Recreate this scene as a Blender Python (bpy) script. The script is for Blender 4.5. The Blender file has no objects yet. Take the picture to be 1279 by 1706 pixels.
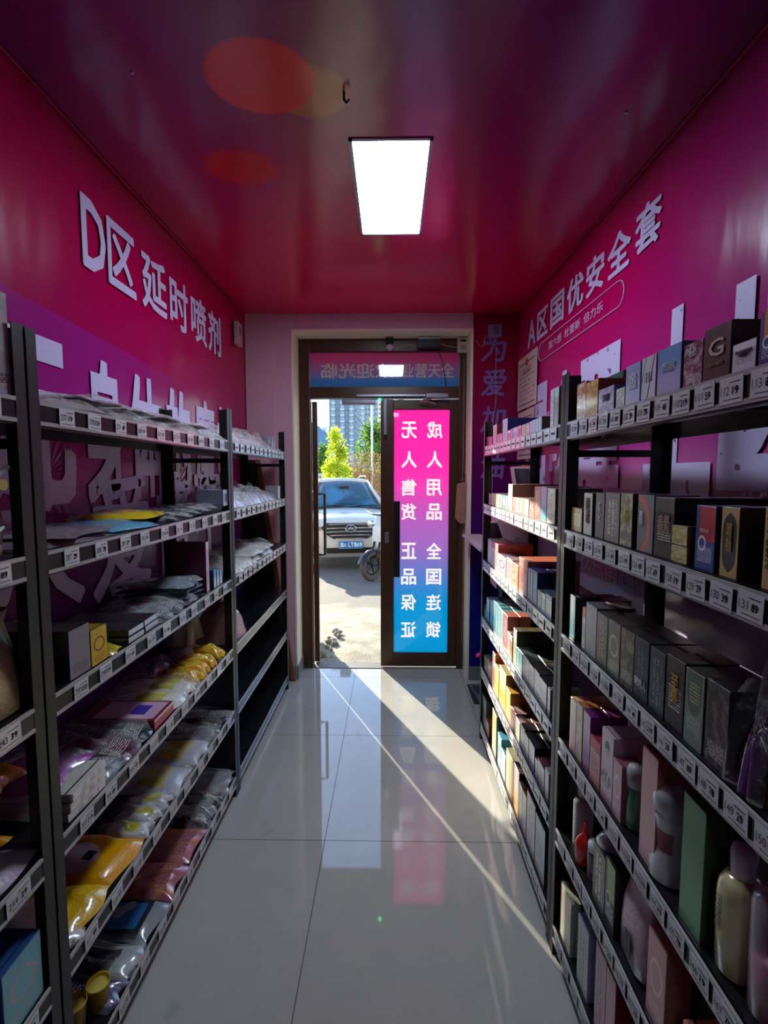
import bpy, bmesh, math, random
from mathutils import Vector, Matrix
random.seed(7)
S = bpy.context.scene
COL = S.collection
PI = math.pi

# ------------------------------------------------------------------ camera, world, sun, exposure
cam = bpy.data.cameras.new('camera'); cam_o = bpy.data.objects.new('camera', cam); COL.objects.link(cam_o)
cam.sensor_fit = 'VERTICAL'; cam.sensor_height = 24.0; cam.lens = 24.0*800/1706
cam.clip_start = 0.02; cam.clip_end = 5000
cam_o.location = (0, 0, 1.5)
cam_o.rotation_euler = (math.radians(90)-math.atan(63/800), 0, math.atan(12.5*math.cos(math.atan(63/800))/800))
S.camera = cam_o
S.view_settings.view_transform = 'Standard'; S.view_settings.look = 'None'
S.view_settings.exposure = 0.45; S.view_settings.gamma = 1.0; S.view_settings.use_curve_mapping = False
S.cycles.use_denoising = True
S.cycles.max_bounces = 12; S.cycles.diffuse_bounces = 7; S.cycles.transparent_max_bounces = 24
S.cycles.sample_clamp_indirect = 6.0
SUN_EL = math.radians(17.0); SUN_AZ = math.radians(25.8)
SUN_POWER = 12.0; SKY_POWER = 0.42; PANEL_POWER = 30.0

W = bpy.data.worlds.new('sky'); S.world = W; W.use_nodes = True
wn = W.node_tree.nodes; wl = W.node_tree.links
sky = wn.new('ShaderNodeTexSky'); sky.sky_type = 'NISHITA'; sky.sun_disc = False
sky.sun_elevation = math.radians(24); sky.sun_rotation = -SUN_AZ; sky.air_density = 1.0; sky.dust_density = 0.15; sky.ozone_density = 2.0
wn['Background'].inputs['Strength'].default_value = SKY_POWER
wl.new(sky.outputs[0], wn['Background'].inputs['Color'])

sl = bpy.data.lights.new('sun', 'SUN'); sl.energy = SUN_POWER; sl.angle = math.radians(0.53); sl.color = (1.0, 0.93, 0.74)
so = bpy.data.objects.new('sun', sl); COL.objects.link(so)
sd = Vector((math.sin(SUN_AZ)*math.cos(SUN_EL), -math.cos(SUN_AZ)*math.cos(SUN_EL), -math.sin(SUN_EL)))
so.rotation_euler = sd.to_track_quat('-Z', 'Y').to_euler(); so.location = (-6, 14, 8)

# ------------------------------------------------------------------ materials
def lin(h):
    if isinstance(h, tuple): return h if len(h) == 4 else tuple(h)+(1,)
    v = [int(h[i:i+2], 16)/255 for i in (0, 2, 4)]
    return tuple(c/12.92 if c <= .04045 else ((c+.055)/1.055)**2.4 for c in v)+(1,)

class NT:
    """small node-tree writer"""
    def __init__(s, name):
        s.m = bpy.data.materials.new(name); s.m.use_nodes = True
        s.n = s.m.node_tree.nodes; s.l = s.m.node_tree.links
        s.b = s.n['Principled BSDF']; s.out = s.n['Material Output']
    def new(s, t, **k):
        n = s.n.new(t)
        for a, v in k.items(): setattr(n, a, v)
        return n
    def put(s, sock, v):
        if isinstance(v, bpy.types.NodeSocket): s.l.new(v, sock)
        else: sock.default_value = v
    def math(s, op, a, b=None, c=None):
        n = s.new('ShaderNodeMath', operation=op)
        s.put(n.inputs[0], a)
        if b is not None: s.put(n.inputs[1], b)
        if c is not None: s.put(n.inputs[2], c)
        return n.outputs[0]
    def mix(s, f, a, b):
        n = s.new('ShaderNodeMix', data_type='RGBA')
        s.put(n.inputs[0], f); s.put(n.inputs[6], lin(a) if isinstance(a, (str, tuple)) else a)
        s.put(n.inputs[7], lin(b) if isinstance(b, (str, tuple)) else b)
        return n.outputs[2]
    def noise(s, vec, scale, detail=3, rough=.5):
        n = s.new('ShaderNodeTexNoise'); n.inputs['Scale'].default_value = scale
        n.inputs['Detail'].default_value = detail; n.inputs['Roughness'].default_value = rough
        if vec is not None: s.l.new(vec, n.inputs['Vector'])
        return n.outputs['Fac']
    def mapr(s, v, a, b, c=0., d=1., smooth=True):
        n = s.new('ShaderNodeMapRange'); n.interpolation_type = 'SMOOTHSTEP' if smooth else 'LINEAR'
        s.put(n.inputs[0], v); n.inputs[1].default_value = a; n.inputs[2].default_value = b
        n.inputs[3].default_value = c; n.inputs[4].default_value = d
        return n.outputs[0]
    def vscale(s, vec, sc):
        n = s.new('ShaderNodeVectorMath', operation='MULTIPLY'); s.l.new(vec, n.inputs[0]); n.inputs[1].default_value = sc
        return n.outputs[0]
    def bump(s, h, strength, dist=.01):
        n = s.new('ShaderNodeBump'); n.inputs['Strength'].default_value = strength; n.inputs['Distance'].default_value = dist
        s.l.new(h, n.inputs['Height']); s.l.new(n.outputs[0], s.b.inputs['Normal']); return n
    def xyz(s, kind='Object'):
        t = s.new('ShaderNodeTexCoord'); p = s.new('ShaderNodeSeparateXYZ'); s.l.new(t.outputs[kind], p.inputs[0])
        return t.outputs[kind], p.outputs[0], p.outputs[1], p.outputs[2]
    def set(s, **k):
        for a, v in k.items():
            s.put(s.b.inputs[{'col': 'Base Color', 'rough': 'Roughness', 'metal': 'Metallic', 'coat': 'Coat Weight', 'spec': 'Specular IOR Level',
                              'trans': 'Transmission Weight', 'alpha': 'Alpha', 'em': 'Emission Color', 'es': 'Emission Strength',
                              'crough': 'Coat Roughness', 'ior': 'IOR'}[a]], lin(v) if isinstance(v, str) else v)
        return s.m

CACHE = {}
def flat(name, col, rough=.5, metal=0., coat=0., grain=0.):
    if name in CACHE: return CACHE[name]
    t = NT(name); t.set(rough=rough, metal=metal, coat=coat)
    co, x, y, z = t.xyz()
    f = t.noise(co, 9.0, 4)
    c = lin(col)
    t.put(t.b.inputs['Base Color'], t.mix(f, tuple(v*.88 for v in c[:3]), tuple(min(1, v*1.1) for v in c[:3])))
    if grain: t.bump(t.noise(co, 160, 2), grain, .002)
    CACHE[name] = t.m
    return t.m

def print_mat(base, style='p', accent='', wrap=True):
    """printed front panel of a carton: UV 0..1 on the panel"""
    key = ('pr', base, style, accent, wrap)
    if key in CACHE: return CACHE[key]
    t = NT('printed_'+base+'_'+(style or 'p'))
    co, u, v, w = t.xyz('UV')
    obj = t.new('ShaderNodeTexCoord').outputs['Object']
    sd_ = (int(base, 16) % 97)*.37
    off = t.new('ShaderNodeVectorMath', operation='ADD'); t.l.new(co, off.inputs[0]); off.inputs[1].default_value = (sd_, sd_, 0)
    nz = t.noise(off.outputs[0], 3.5, 4, .6)
    col = t.mix(t.math('MULTIPLY', nz, .22), base, tuple(c*.55 for c in lin(base)[:3]))
    A = accent or base
    def rect(cx, cy, hw, hh): return t.math('MULTIPLY', t.math('COMPARE', u, cx, hw), t.math('COMPARE', v, cy, hh))
    def lines(cx, cy, hw, hh, n, thr=.47):
        st = t.math('LESS_THAN', t.math('FRACT', t.math('MULTIPLY', v, n)), .5)
        n2 = t.noise(t.vscale(off.outputs[0], (26, n, 1)), 1.0, 1)
        return t.math('MULTIPLY', t.math('MULTIPLY', rect(cx, cy, hw, hh), st), t.math('GREATER_THAN', n2, thr))
    def vlines(cx, cy, hw, hh, n, thr=.47):
        st = t.math('LESS_THAN', t.math('FRACT', t.math('MULTIPLY', u, n)), .55)
        n2 = t.noise(t.vscale(off.outputs[0], (n, 26, 1)), 1.0, 1)
        return t.math('MULTIPLY', t.math('MULTIPLY', rect(cx, cy, hw, hh), st), t.math('GREATER_THAN', n2, thr))
    def circ(cx, cy, r, asp=.6):
        dx = t.math('SUBTRACT', u, cx); dy = t.math('MULTIPLY', t.math('SUBTRACT', v, cy), 1/asp)
        return t.math('LESS_THAN', t.math('ADD', t.math('MULTIPLY', dx, dx), t.math('MULTIPLY', dy, dy)), r*r)
    dark = tuple(c*.25 for c in lin(base)[:3]) if sum(lin(base)[:3]) > .5 else (.7, .66, .6)
    if 'g' in style: col = t.mix(t.mapr(v, .75, .25), col, A)
    if 'n' in style: col = t.mix(t.math('MULTIPLY', t.mapr(t.noise(t.vscale(off.outputs[0], (1, 1.6, 1)), 3.2, 3, .65), .43, .62), .75), col, A); col = t.mix(lines(.5, .2, .36, .1, 40), col, dark)
    if 'b' in style: col = t.mix(rect(.5, .9, .6, .14), col, A); col = t.mix(lines(.5, .45, .34, .16, 24), col, dark)
    if 'm' in style: col = t.mix(rect(.5, .5, .34, .26), col, A); col = t.mix(lines(.5, .5, .26, .2, 26), col, dark)
    if 'v' in style: col = t.mix(vlines(.5, .5, .3, .36, 4), col, A)
    if 's' in style: col = t.mix(rect(.6, .74, .4, .28), col, A); col = t.mix(circ(.35, .42, .2), col, 'e8e8f0'); col = t.mix(circ(.35, .42, .14), col, base); col = t.mix(lines(.5, .25, .36, .12, 36), col, 'd8d8e8')
    if 'c' in style: col = t.mix(circ(.5, .55, .34), col, A); col = t.mix(circ(.5, .55, .26), col, base); col = t.mix(lines(.5, .18, .34, .1, 36), col, A)
    if 'o' in style:
        col = t.mix(t.math('LESS_THAN', t.math('ADD', t.math('ABSOLUTE', t.math('MULTIPLY', t.math('SUBTRACT', u, .5), 1.3)), t.math('POWER', t.math('ABSOLUTE', t.math('MULTIPLY', t.math('SUBTRACT', v, .5), 2.05)), 5.0)), .5), col, A)
    if 'y' in style: col = t.mix(rect(.45, .38, .36, .17), col, A)
    if 'r' in style: col = t.mix(circ(.5, .38, .27, .8), col, A)
    if 'd' in style: col = t.mix(circ(.38, .5, .3, .8), col, A); col = t.mix(rect(.42, .36, .1, .05), col, '181818'); col = t.mix(lines(.7, .75, .2, .1, 30), col, '503c10')
    if 'a' in style:
        dx = t.math('SUBTRACT', u, -.1); dy = t.math('MULTIPLY', t.math('SUBTRACT', v, .45), 1.5)
        r = t.math('SQRT', t.math('ADD', t.math('MULTIPLY', dx, dx), t.math('MULTIPLY', dy, dy)))
        col = t.mix(t.math('COMPARE', r, .78, .09), col, A)
    if 'q' in style: col = t.mix(circ(.5, .72, .4, .75), col, '5c6a58'); col = t.mix(rect(.5, .86, .4, .16), col, '5c6a58'); col = t.mix(lines(.5, .72, .26, .14, 22), col, 'c8cc90'); col = t.mix(lines(.5, .3, .36, .1, 36), col, A)
    if 'x' in style:
        for (a, b, c) in ((2.2, -.95, .05), (2.2, .35, .03)):
            d = t.math('ABSOLUTE', t.math('SUBTRACT', v, t.math('ADD', t.math('MULTIPLY', u, a), b)))
            col = t.mix(t.math('LESS_THAN', d, c*1.6), col, A)
        col = t.mix(vlines(.5, .52, .28, .12, 6, .3), col, A)
    if 'f' in style:
        col = t.mix(circ(.5, .72, .17, .5), col, 'caa088'); col = t.mix(circ(.5, .79, .19, .42), col, '2c2422'); col = t.mix(circ(.5, .70, .14, .5), col, 'caa088')
        col = t.mix(t.math('MULTIPLY', circ(.45, .33, .42, .3), t.math('GREATER_THAN', t.noise(t.vscale(off.outputs[0], (14, 5, 1)), 1., 2), .52)), col, '40604c'); col = t.mix(t.mapr(v, .2, .05), col, A)
    t.set(col=col, rough=.38, coat=.7 if wrap else .15, crough=.12)
    if wrap:
        t.bump(t.noise(t.vscale(obj, (1, 1, .5)), 45, 3, .6), .22, .004)
    CACHE[key] = t.m
    return t.m

def side_mat(col):
    key = ('sd', col)
    if key in CACHE: return CACHE[key]
    t = NT('carton_side_'+col)
    o = t.new('ShaderNodeTexCoord').outputs['Object']
    c = lin(col)
    t.set(col=t.mix(t.noise(o, 20, 3), tuple(x*.85 for x in c[:3]), tuple(min(1, x*1.15+.004) for x in c[:3])), rough=.4, coat=.4, crough=.12)
    t.bump(t.noise(o, 30, 3, .65), .5, .006)
    CACHE[key] = t.m
    return t.m

# ------------------------------------------------------------------ mesh writer
class MB:
    def __init__(s): s.v = []; s.f = []; s.mi = []; s.uv = {}; s.M = Matrix()
    def add(s, vs, fs, mi=0, uvs=None):
        o = len(s.v)
        for p in vs: s.v.append(tuple(s.M @ Vector(p)))
        for k, f in enumerate(fs):
            if uvs and uvs[k]: s.uv[len(s.f)] = uvs[k]
            s.f.append([i+o for i in f]); s.mi.append(mi)
    def box(s, x0, x1, y0, y1, z0, z1, mi=0):
        s.add([(x0,y0,z0),(x1,y0,z0),(x1,y1,z0),(x0,y1,z0),(x0,y0,z1),(x1,y0,z1),(x1,y1,z1),(x0,y1,z1)],
              [(0,3,2,1),(4,5,6,7),(0,1,5,4),(1,2,6,5),(2,3,7,6),(3,0,4,7)], mi)
        return s
    def quad(s, a, b, c, d, mi=0, uv=None):
        s.add([a,b,c,d], [(0,1,2,3)], mi, [uv or [(0,0),(1,0),(1,1),(0,1)]]); return s
    def lathe(s, prof, c=(0,0,0), n=20, sx=1., sy=1., mi=0, a0=0., a1=2*PI, cap=True):
        full = abs(a1-a0-2*PI) < 1e-6
        m = n if full else n+1
        vs = []; fs = []
        for r, z in prof:
            for k in range(m):
                a = a0+(a1-a0)*k/n
                vs.append((c[0]+r*math.cos(a)*sx, c[1]+r*math.sin(a)*sy, c[2]+z))
        for i in range(len(prof)-1):
            for k in range(n):
                k2 = (k+1) % m if full else k+1
                fs.append((i*m+k, i*m+k2, (i+1)*m+k2, (i+1)*m+k))
        if full and cap:
            fs.append(tuple(range(m))[::-1]); fs.append(tuple((len(prof)-1)*m+k for k in range(m)))
        s.add(vs, fs, mi); return s
    def tube(s, pts, r, n=8, mi=0, closed=False):
        pts = [Vector(p) for p in pts]; vs = []; fs = []; N = len(pts)
        rr = r if isinstance(r, (list, tuple)) else [r]*N
        for i, p in enumerate(pts):
            if closed: d = pts[(i+1) % N]-pts[i-1]
            else: d = pts[min(i+1, N-1)]-pts[max(i-1, 0)]
            d.normalize()
            up = Vector((0,0,1)) if abs(d.z) < .9 else Vector((1,0,0))
            a = d.cross(up).normalized(); b = d.cross(a).normalized()
            for k in range(n):
                t = 2*PI*k/n
                vs.append(tuple(p+a*math.cos(t)*rr[i]+b*math.sin(t)*rr[i]))
        for i in range(N if closed else N-1):
            j = (i+1) % N
            for k in range(n):
                fs.append((i*n+k, i*n+(k+1) % n, j*n+(k+1) % n, j*n+k))
        if not closed:
            fs.append(tuple(range(n))[::-1]); fs.append(tuple((N-1)*n+k for k in range(n)))
        s.add(vs, fs, mi); return s
    def prism(s, poly, axis, a, b, mi=0):
        """poly in the two remaining axes (in xyz order), extruded along axis from a to b"""
        n = len(poly)
        def mk(p, t):
            q = [p[0], p[1]]; q.insert(axis, t); return tuple(q)
        vs = [mk(p, a) for p in poly]+[mk(p, b) for p in poly]
        fs = [tuple(range(n))[::-1], tuple(range(n, 2*n))]+[(k, (k+1) % n, n+(k+1) % n, n+k) for k in range(n)]
        s.add(vs, fs, mi); return s
    def build(s, name, mats, parent=None, smooth=False, bevel=0., loc=None, rotz=0., fix=True):
        me = bpy.data.meshes.new(name); me.from_pydata(s.v, [], s.f)
        if s.uv:
            uvl = me.uv_layers.new(name='UVMap')
            for p in me.polygons:
                q = s.uv.get(p.index)
                for k, li in enumerate(p.loop_indices):
                    uvl.data[li].uv = q[k] if q else (0.02, 0.02)
        for m in (mats if isinstance(mats, (list, tuple)) else [mats]): me.materials.append(m)
        for p, mi in zip(me.polygons, s.mi): p.material_index = mi; p.use_smooth = smooth
        if bevel or fix:
            bm = bmesh.new(); bm.from_mesh(me)
            if fix and not s.uv: bmesh.ops.recalc_face_normals(bm, faces=bm.faces)
            if bevel: bmesh.ops.bevel(bm, geom=bm.edges[:]+bm.verts[:], offset=bevel, segments=2, affect='EDGES', profile=.6)
            bm.to_mesh(me); bm.free()
        return link(name, me, parent, loc, rotz)

def link(name, me, parent=None, loc=None, rotz=0.):
    o = bpy.data.objects.new(name, me); COL.objects.link(o)
    if parent: o.parent = parent
    if loc is not None: o.location = loc
    if rotz: o.rotation_euler.z = rotz
    return o
def empty(name, loc=(0,0,0), rotz=0.):
    return link(name, None, None, loc, rotz)
def tag(o, label=None, cat=None, group=None, kind=None):
    if label: o['label'] = label
    if cat: o['category'] = cat
    if group: o['group'] = group
    if kind: o['kind'] = kind
    return o
def copy_tree(o, parent=None):
    c = o.copy(); COL.objects.link(c)
    if parent: c.parent = parent
    for ch in list(o.children): copy_tree(ch, c)
    return c

TXT = {}
def text_mesh(body, bold=.0, depth=0., vert=False):
    """outline of the characters as a mesh, fitted to a unit box: width and height 1, origin at its centre"""
    key = (body, bold, depth, vert)
    if key in TXT: return TXT[key]
    c = bpy.data.curves.new('lettering', 'FONT'); c.body = '\n'.join(body) if vert else body
    c.size = 1; c.extrude = depth; c.resolution_u = 2; c.align_x = 'CENTER'; c.space_line = .82 if vert else .9
    o = bpy.data.objects.new('lettering', c); COL.objects.link(o)
    dg = bpy.context.evaluated_depsgraph_get()
    me = bpy.data.meshes.new_from_object(o.evaluated_get(dg))
    bpy.data.objects.remove(o)
    if bold > 0:                                   # thicken the strokes with shifted copies of the outline
        vs = [tuple(v.co) for v in me.vertices]; fs = [tuple(p.vertices) for p in me.polygons]; V = []; F = []
        for k, (dx, dy) in enumerate([(0, 0)]+[(bold*math.cos(a*PI/4), bold*math.sin(a*PI/4)) for a in range(8)] if bold < .029 else [(0, 0)]+[(bold*dx, bold*dy) for dx in (-1, 0, 1) for dy in (-1, 0, 1) if dx or dy]):
            b = len(V); V += [(x+dx, y+dy, z+k*.0004) for x, y, z in vs]; F += [tuple(i+b for i in f) for f in fs]
        me = bpy.data.meshes.new('lettering'); me.from_pydata(V, [], F)
    xs = [v.co.x for v in me.vertices]; ys = [v.co.y for v in me.vertices]
    x0, x1, y0, y1 = min(xs), max(xs), min(ys), max(ys)
    for v in me.vertices: v.co.x = (v.co.x-(x0+x1)/2)/(x1-x0); v.co.y = (v.co.y-(y0+y1)/2)/(y1-y0)
    TXT[key] = me
    return me
def text_at(body, mat, centre, right, up, w, h, bold=0., name='lettering', parent=None, vert=False, thick=0., shear=0.):
    """a copy of the lettering laid on the plane spanned by right and up (world or parent axes)"""
    src = text_mesh(body, bold, 0., vert)
    me = src.copy(); me.materials.clear(); me.materials.append(mat)
    R = Vector(right).normalized(); U = Vector(up).normalized(); C = Vector(centre)
    for v in me.vertices: v.co = C+R*((v.co.x+shear*v.co.y)*w)+U*(v.co.y*h)+R.cross(U)*(v.co.z*.3)
    return link(name, me, parent)

# ------------------------------------------------------------------ room shell
XL = -1.02; ZC = 2.61; YW = 3.42; YD = 3.63; YB = -3.0
def XR(y): return .935-.0248*(y-1.2)

def vinyl(name, side):
    t = NT(name); co, x, y, z = t.xyz()
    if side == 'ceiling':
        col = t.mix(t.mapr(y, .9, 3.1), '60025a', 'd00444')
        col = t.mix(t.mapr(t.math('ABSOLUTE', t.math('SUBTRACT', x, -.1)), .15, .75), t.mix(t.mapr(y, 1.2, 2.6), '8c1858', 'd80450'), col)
        def blob(cx, cy, rx, ry, c, soft, base):
            dx = t.math('DIVIDE', t.math('SUBTRACT', x, cx), rx); dy = t.math('DIVIDE', t.math('SUBTRACT', y, cy), ry)
            d = t.math('SQRT', t.math('ADD', t.math('MULTIPLY', dx, dx), t.math('MULTIPLY', dy, dy)))
            return t.mix(t.mapr(d, 1.0, 1.0-soft), base, c)
        col = blob(-.24, 1.49, .125, .11, 'b86024', .2, col)
        col = blob(-.37, 1.44, .165, .14, 'e00410', .14, col)
        col = blob(-.55, 1.83, .16, .12, 'd00418', .35, col)
    elif side == 'front':
        col = t.mix(t.mapr(z, 1.1, 2.3), '40085c', '8c0030')
        col = t.mix(t.mapr(z, .5, 1.3), '141e78', col)
    else:
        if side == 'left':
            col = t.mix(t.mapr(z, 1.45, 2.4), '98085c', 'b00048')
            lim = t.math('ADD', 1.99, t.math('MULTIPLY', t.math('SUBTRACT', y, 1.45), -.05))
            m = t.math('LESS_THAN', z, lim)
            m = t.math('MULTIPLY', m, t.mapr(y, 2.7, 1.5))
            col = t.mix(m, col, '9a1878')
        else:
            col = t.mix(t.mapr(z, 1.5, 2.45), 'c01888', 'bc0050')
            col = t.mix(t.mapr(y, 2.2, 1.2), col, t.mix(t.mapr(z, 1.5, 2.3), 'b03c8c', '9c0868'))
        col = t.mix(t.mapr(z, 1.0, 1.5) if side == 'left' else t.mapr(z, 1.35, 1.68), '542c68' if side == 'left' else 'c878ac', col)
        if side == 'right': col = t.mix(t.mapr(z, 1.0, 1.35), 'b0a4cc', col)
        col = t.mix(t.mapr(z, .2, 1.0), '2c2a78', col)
    n1 = t.noise(t.vscale(co, (1, 1.0, .35) if side != 'ceiling' else (1, 1, 1)), 3.2, 2, .5)
    n2 = t.noise(t.vscale(co, (1, 2.2, .5) if side != 'ceiling' else (2.2, 1, 1)), 11, 3, .55)
    h = t.math('ADD', t.math('MULTIPLY', n1, 1.0), t.math('MULTIPLY', n2, .05))
    # creases radiating where the sheet is pulled
    def crease(cy, cx, ax, ay, freq, rad, amp, h):
        dx = t.math('SUBTRACT', ax, cx); dy = t.math('SUBTRACT', ay, cy)
        r = t.math('SQRT', t.math('ADD', t.math('MULTIPLY', dx, dx), t.math('MULTIPLY', dy, dy)))
        an = t.math('ARCTAN2', dy, dx)
        wv = t.math('SINE', t.math('ADD', t.math('MULTIPLY', an, freq), t.math('MULTIPLY', n2, 9)))
        return t.math('ADD', h, t.math('MULTIPLY', t.math('MULTIPLY', wv, amp), t.mapr(r, rad, rad*.15)))
    if side == 'ceiling':
        h = crease(2.02, .13, x, y, 9, .34, .035, h)
        h = crease(1.49, -.14, x, y, 7, .2, .012, h)
    elif side == 'right':
        h = crease(1.18, 1.66, z, y, 19, .35, .05, h)
        h = crease(1.3, 1.36, z, y, 23, .3, .05, h)
    elif side == 'left':
        h = crease(1.42, 1.5, z, y, 23, .22, .06, h)
        h = crease(2.3, 1.45, z, y, 15, .3, .05, h)
    t.set(col=col, rough=.19 if side == 'ceiling' else .24, spec=.8 if side == 'ceiling' else .28)
    t.bump(h, .12 if side == 'ceiling' else .4, .04)
    return t.m

def plaster(name, col):
    t = NT(name); co, x, y, z = t.xyz()
    f = t.noise(co, 6, 5, .6)
    t.set(col=t.mix(f, tuple(c*.86 for c in lin(col)[:3]), col), rough=.8)
    t.bump(t.noise(co, 60, 3), .15, .003)
    return t.m

def tile_mat():
    t = NT('polished_floor_tile'); co, x, y, z = t.xyz()
    def line(v, o): return t.math('LESS_THAN', t.math('ABSOLUTE', t.math('SUBTRACT', t.math('FRACT', t.math('ADD', t.math('DIVIDE', t.math('SUBTRACT', v, o), .797), .5)), .5)), .0019)
    g = t.math('MAXIMUM', line(x, -.272), line(y, 1.857))
    f = t.noise(co, 2.5, 5, .6)
    base = t.mix(f, 'a4a29e', 'c0bdb4')
    base = t.mix(t.mapr(t.noise(t.vscale(co, (1, 1, 1)), 7, 4, .6), .6, .8), base, '9aa098')
    t.set(col=t.mix(g, base, '2c2c2c'), rough=t.mapr(g, 0, 1, .035, .5), spec=.75, coat=.15, crough=.02)
    t.bump(t.math('SUBTRACT', t.math('MULTIPLY', t.noise(co, 1.6, 2), .6), t.math('MULTIPLY', g, .5)), .05, .004)
    return t.m

M_white_letter = flat('printed_white', 'd0c0e8', .38)
t_ = NT('speckled_white_print'); co_, x_, y_, z_ = t_.xyz()
t_.set(col=t_.mix(t_.math('MULTIPLY', t_.math('GREATER_THAN', t_.noise(co_, 24, 1), .70), .85), 'd0c0e8', '401848'), rough=.38); M_speck = t_.m
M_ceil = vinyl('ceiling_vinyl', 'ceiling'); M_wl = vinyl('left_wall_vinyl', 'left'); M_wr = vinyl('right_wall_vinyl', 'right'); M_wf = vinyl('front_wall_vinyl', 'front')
M_pink = plaster('pinkish_plaster', 'd8a8bc'); M_reveal = plaster('cream_plaster', 'f4ead2'); M_backwall = plaster('back_wall_paint', '8a5a78')

def struct(o, label=None): o['kind'] = 'structure'; return o
m = MB(); m.box(XL-.1, XR(0)+.3, YB-.1, YD+.02, -.08, 0); struct(m.build('floor', tile_mat()))
# ceiling with the opening of the recessed light
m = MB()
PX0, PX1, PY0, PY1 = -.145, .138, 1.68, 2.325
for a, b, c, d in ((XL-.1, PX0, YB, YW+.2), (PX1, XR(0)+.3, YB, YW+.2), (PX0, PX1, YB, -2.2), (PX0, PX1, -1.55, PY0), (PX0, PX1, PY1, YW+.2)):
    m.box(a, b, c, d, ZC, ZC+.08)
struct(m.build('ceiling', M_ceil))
def wall_sheet(name, side, mat):
    m = MB(); ny, nz = 60, 30; vs = []; fs = []
    rnd = random.Random(3 if side == 'left' else 9)
    ph = [rnd.uniform(0, 6) for _ in range(6)]
    for j in range(nz+1):
        for i in range(ny+1):
            y = YB+(YW-YB)*i/ny; z = -.02+(ZC+.04)*j/nz
            sag = .0018*math.sin(y*5.2+ph[0])*math.sin(z*2.1+ph[1])+.0008*math.sin(y*11+ph[2]+z)
            x = (XL-.004+sag) if side == 'left' else (XR(y)+.004-sag)
            vs.append((x, y, z))
    for j in range(nz):
        for i in range(ny):
            a = j*(ny+1)+i; f = (a, a+1, a+ny+2, a+ny+1)
            fs.append(f if side == 'right' else f[::-1])
    m.add(vs, fs)
    # backing
    if side == 'left': m.box(XL-.14, XL-.02, YB-.1, YW+.35, -.05, ZC+.08)
    else: m.prism([(XR(YB)+.02, YB-.1), (XR(YB)+.2, YB-.1), (XR(YB)+.2, YW+.35), (XR(YW)+.02, YW+.35)], 2, -.05, ZC+.08)
    return struct(m.build(name, mat, smooth=True, fix=False))
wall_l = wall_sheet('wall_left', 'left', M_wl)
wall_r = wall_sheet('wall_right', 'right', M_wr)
m = MB(); m.box(XL-.1, XR(YB)+.1, YB-.12, YB, -.05, ZC+.05); struct(m.build('wall_back', M_backwall))
# front wall: plaster to the left and above the doorway, vinyl to the right, cream reveal
RX0, RX1, RZ = -.70, .565, 2.505
m = MB()
m.box(XL-.1, RX0, YW, YW+.34, -.05, ZC+.05); m.box(XL, -.83, YW-.012, YW, 0, ZC)      # slight step of the pilaster
m.box(RX0, RX1, YW, YW+.34, RZ, ZC+.05)
wf = struct(m.build('wall_front', M_pink))
m = MB(); m.box(RX1, 1.1, YW, YW+.34, -.05, ZC+.05); struct(m.build('wall_front_right', M_wf))
m = MB()
m.box(RX0-.001, RX0+.014, YW-.004, YD-.01, 0, RZ+.001); m.box(RX1-.014, RX1+.001, YW-.004, YD-.01, 0, RZ+.001); m.box(RX0+.014, RX1-.014, YW-.004, YD-.01, RZ-.014, RZ+.001)
struct(m.build('trim_1', M_reveal, bevel=.003))
m = MB(); m.box(RX0-.105, RX0+.006, YW-.022, YW-.012, 0, .1); m.box(RX0+.014, RX0+.024, YW-.02, YD-.01, 0, .1)
m.box(XL+.0, -.9, YW-.022, YW-.012, 0, .1)
struct(m.build('baseboard_front', flat('grey_skirting_tile', '7c7c84', .3)))
m = MB(); m.box(RX1+.002, .86, YW-.012, YW-.001, 0, .1)
struct(m.build('baseboard_right', flat('grey_skirting_tile', '7c7c84', .3)))
# thin edge strip where ceiling sheet meets the walls
m = MB(); m.tube([(XL+.004, y/10, ZC-.004) for y in range(-28, 35, 3)], .005, 6)
struct(m.build('trim_2', flat('vinyl_seam', '9c1840', .3)))
m = MB(); m.tube([(XR(y/10)-.004, y/10, ZC-.004) for y in range(-28, 35, 3)], .005, 6)
struct(m.build('trim_3', flat('vinyl_seam', '9c1840', .3)))

# printed lettering of the side walls
def letter_left(s, y0, y1, z0, z1, bold=.03, mat=M_white_letter):
    text_at(s, mat, (XL+.0006, (y0+y1)/2, (z0+z1)/2), (0, 1, 0), (0, 0, 1), y1-y0, z1-z0, bold, parent=wall_l)
for ch, y0, y1 in (('D', 1.63, 1.765), ('区', 1.775, 1.965), ('延', 2.01, 2.23), ('时', 2.26, 2.46), ('喷', 2.495, 2.7), ('剂', 2.725, 2.92)):
    letter_left(ch, y0, y1, 2.19, 2.425, .022)
for ch, y0, y1 in (('元', 1.16, 1.545), ('身', 1.6, 1.84), ('体', 1.87, 2.14), ('的', 2.19, 2.44), ('魔', 2.5, 2.78), ('杖', 2.82, 3.08)):
    letter_left(ch, y0, y1, 1.40, 1.90, .03)
for ch, y0, y1 in (('永', 1.12, 1.56), ('爱', 1.6, 2.0), ('情', 2.05, 2.4), ('不', 2.46, 2.85)):
    letter_left(ch, y0, y1, 1.05, 1.50, .02)
def letter_right(s, y0, y1, z0, z1, bold=.03, mat=M_white_letter, shear=0.):
    y = (y0+y1)/2
    text_at(s, mat, (XR(y)-.0006, y, (z0+z1)/2), (.0248, -1, 0), (0, 0, 1), abs(y0-y1), z1-z0, bold, parent=wall_r, shear=shear)
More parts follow.
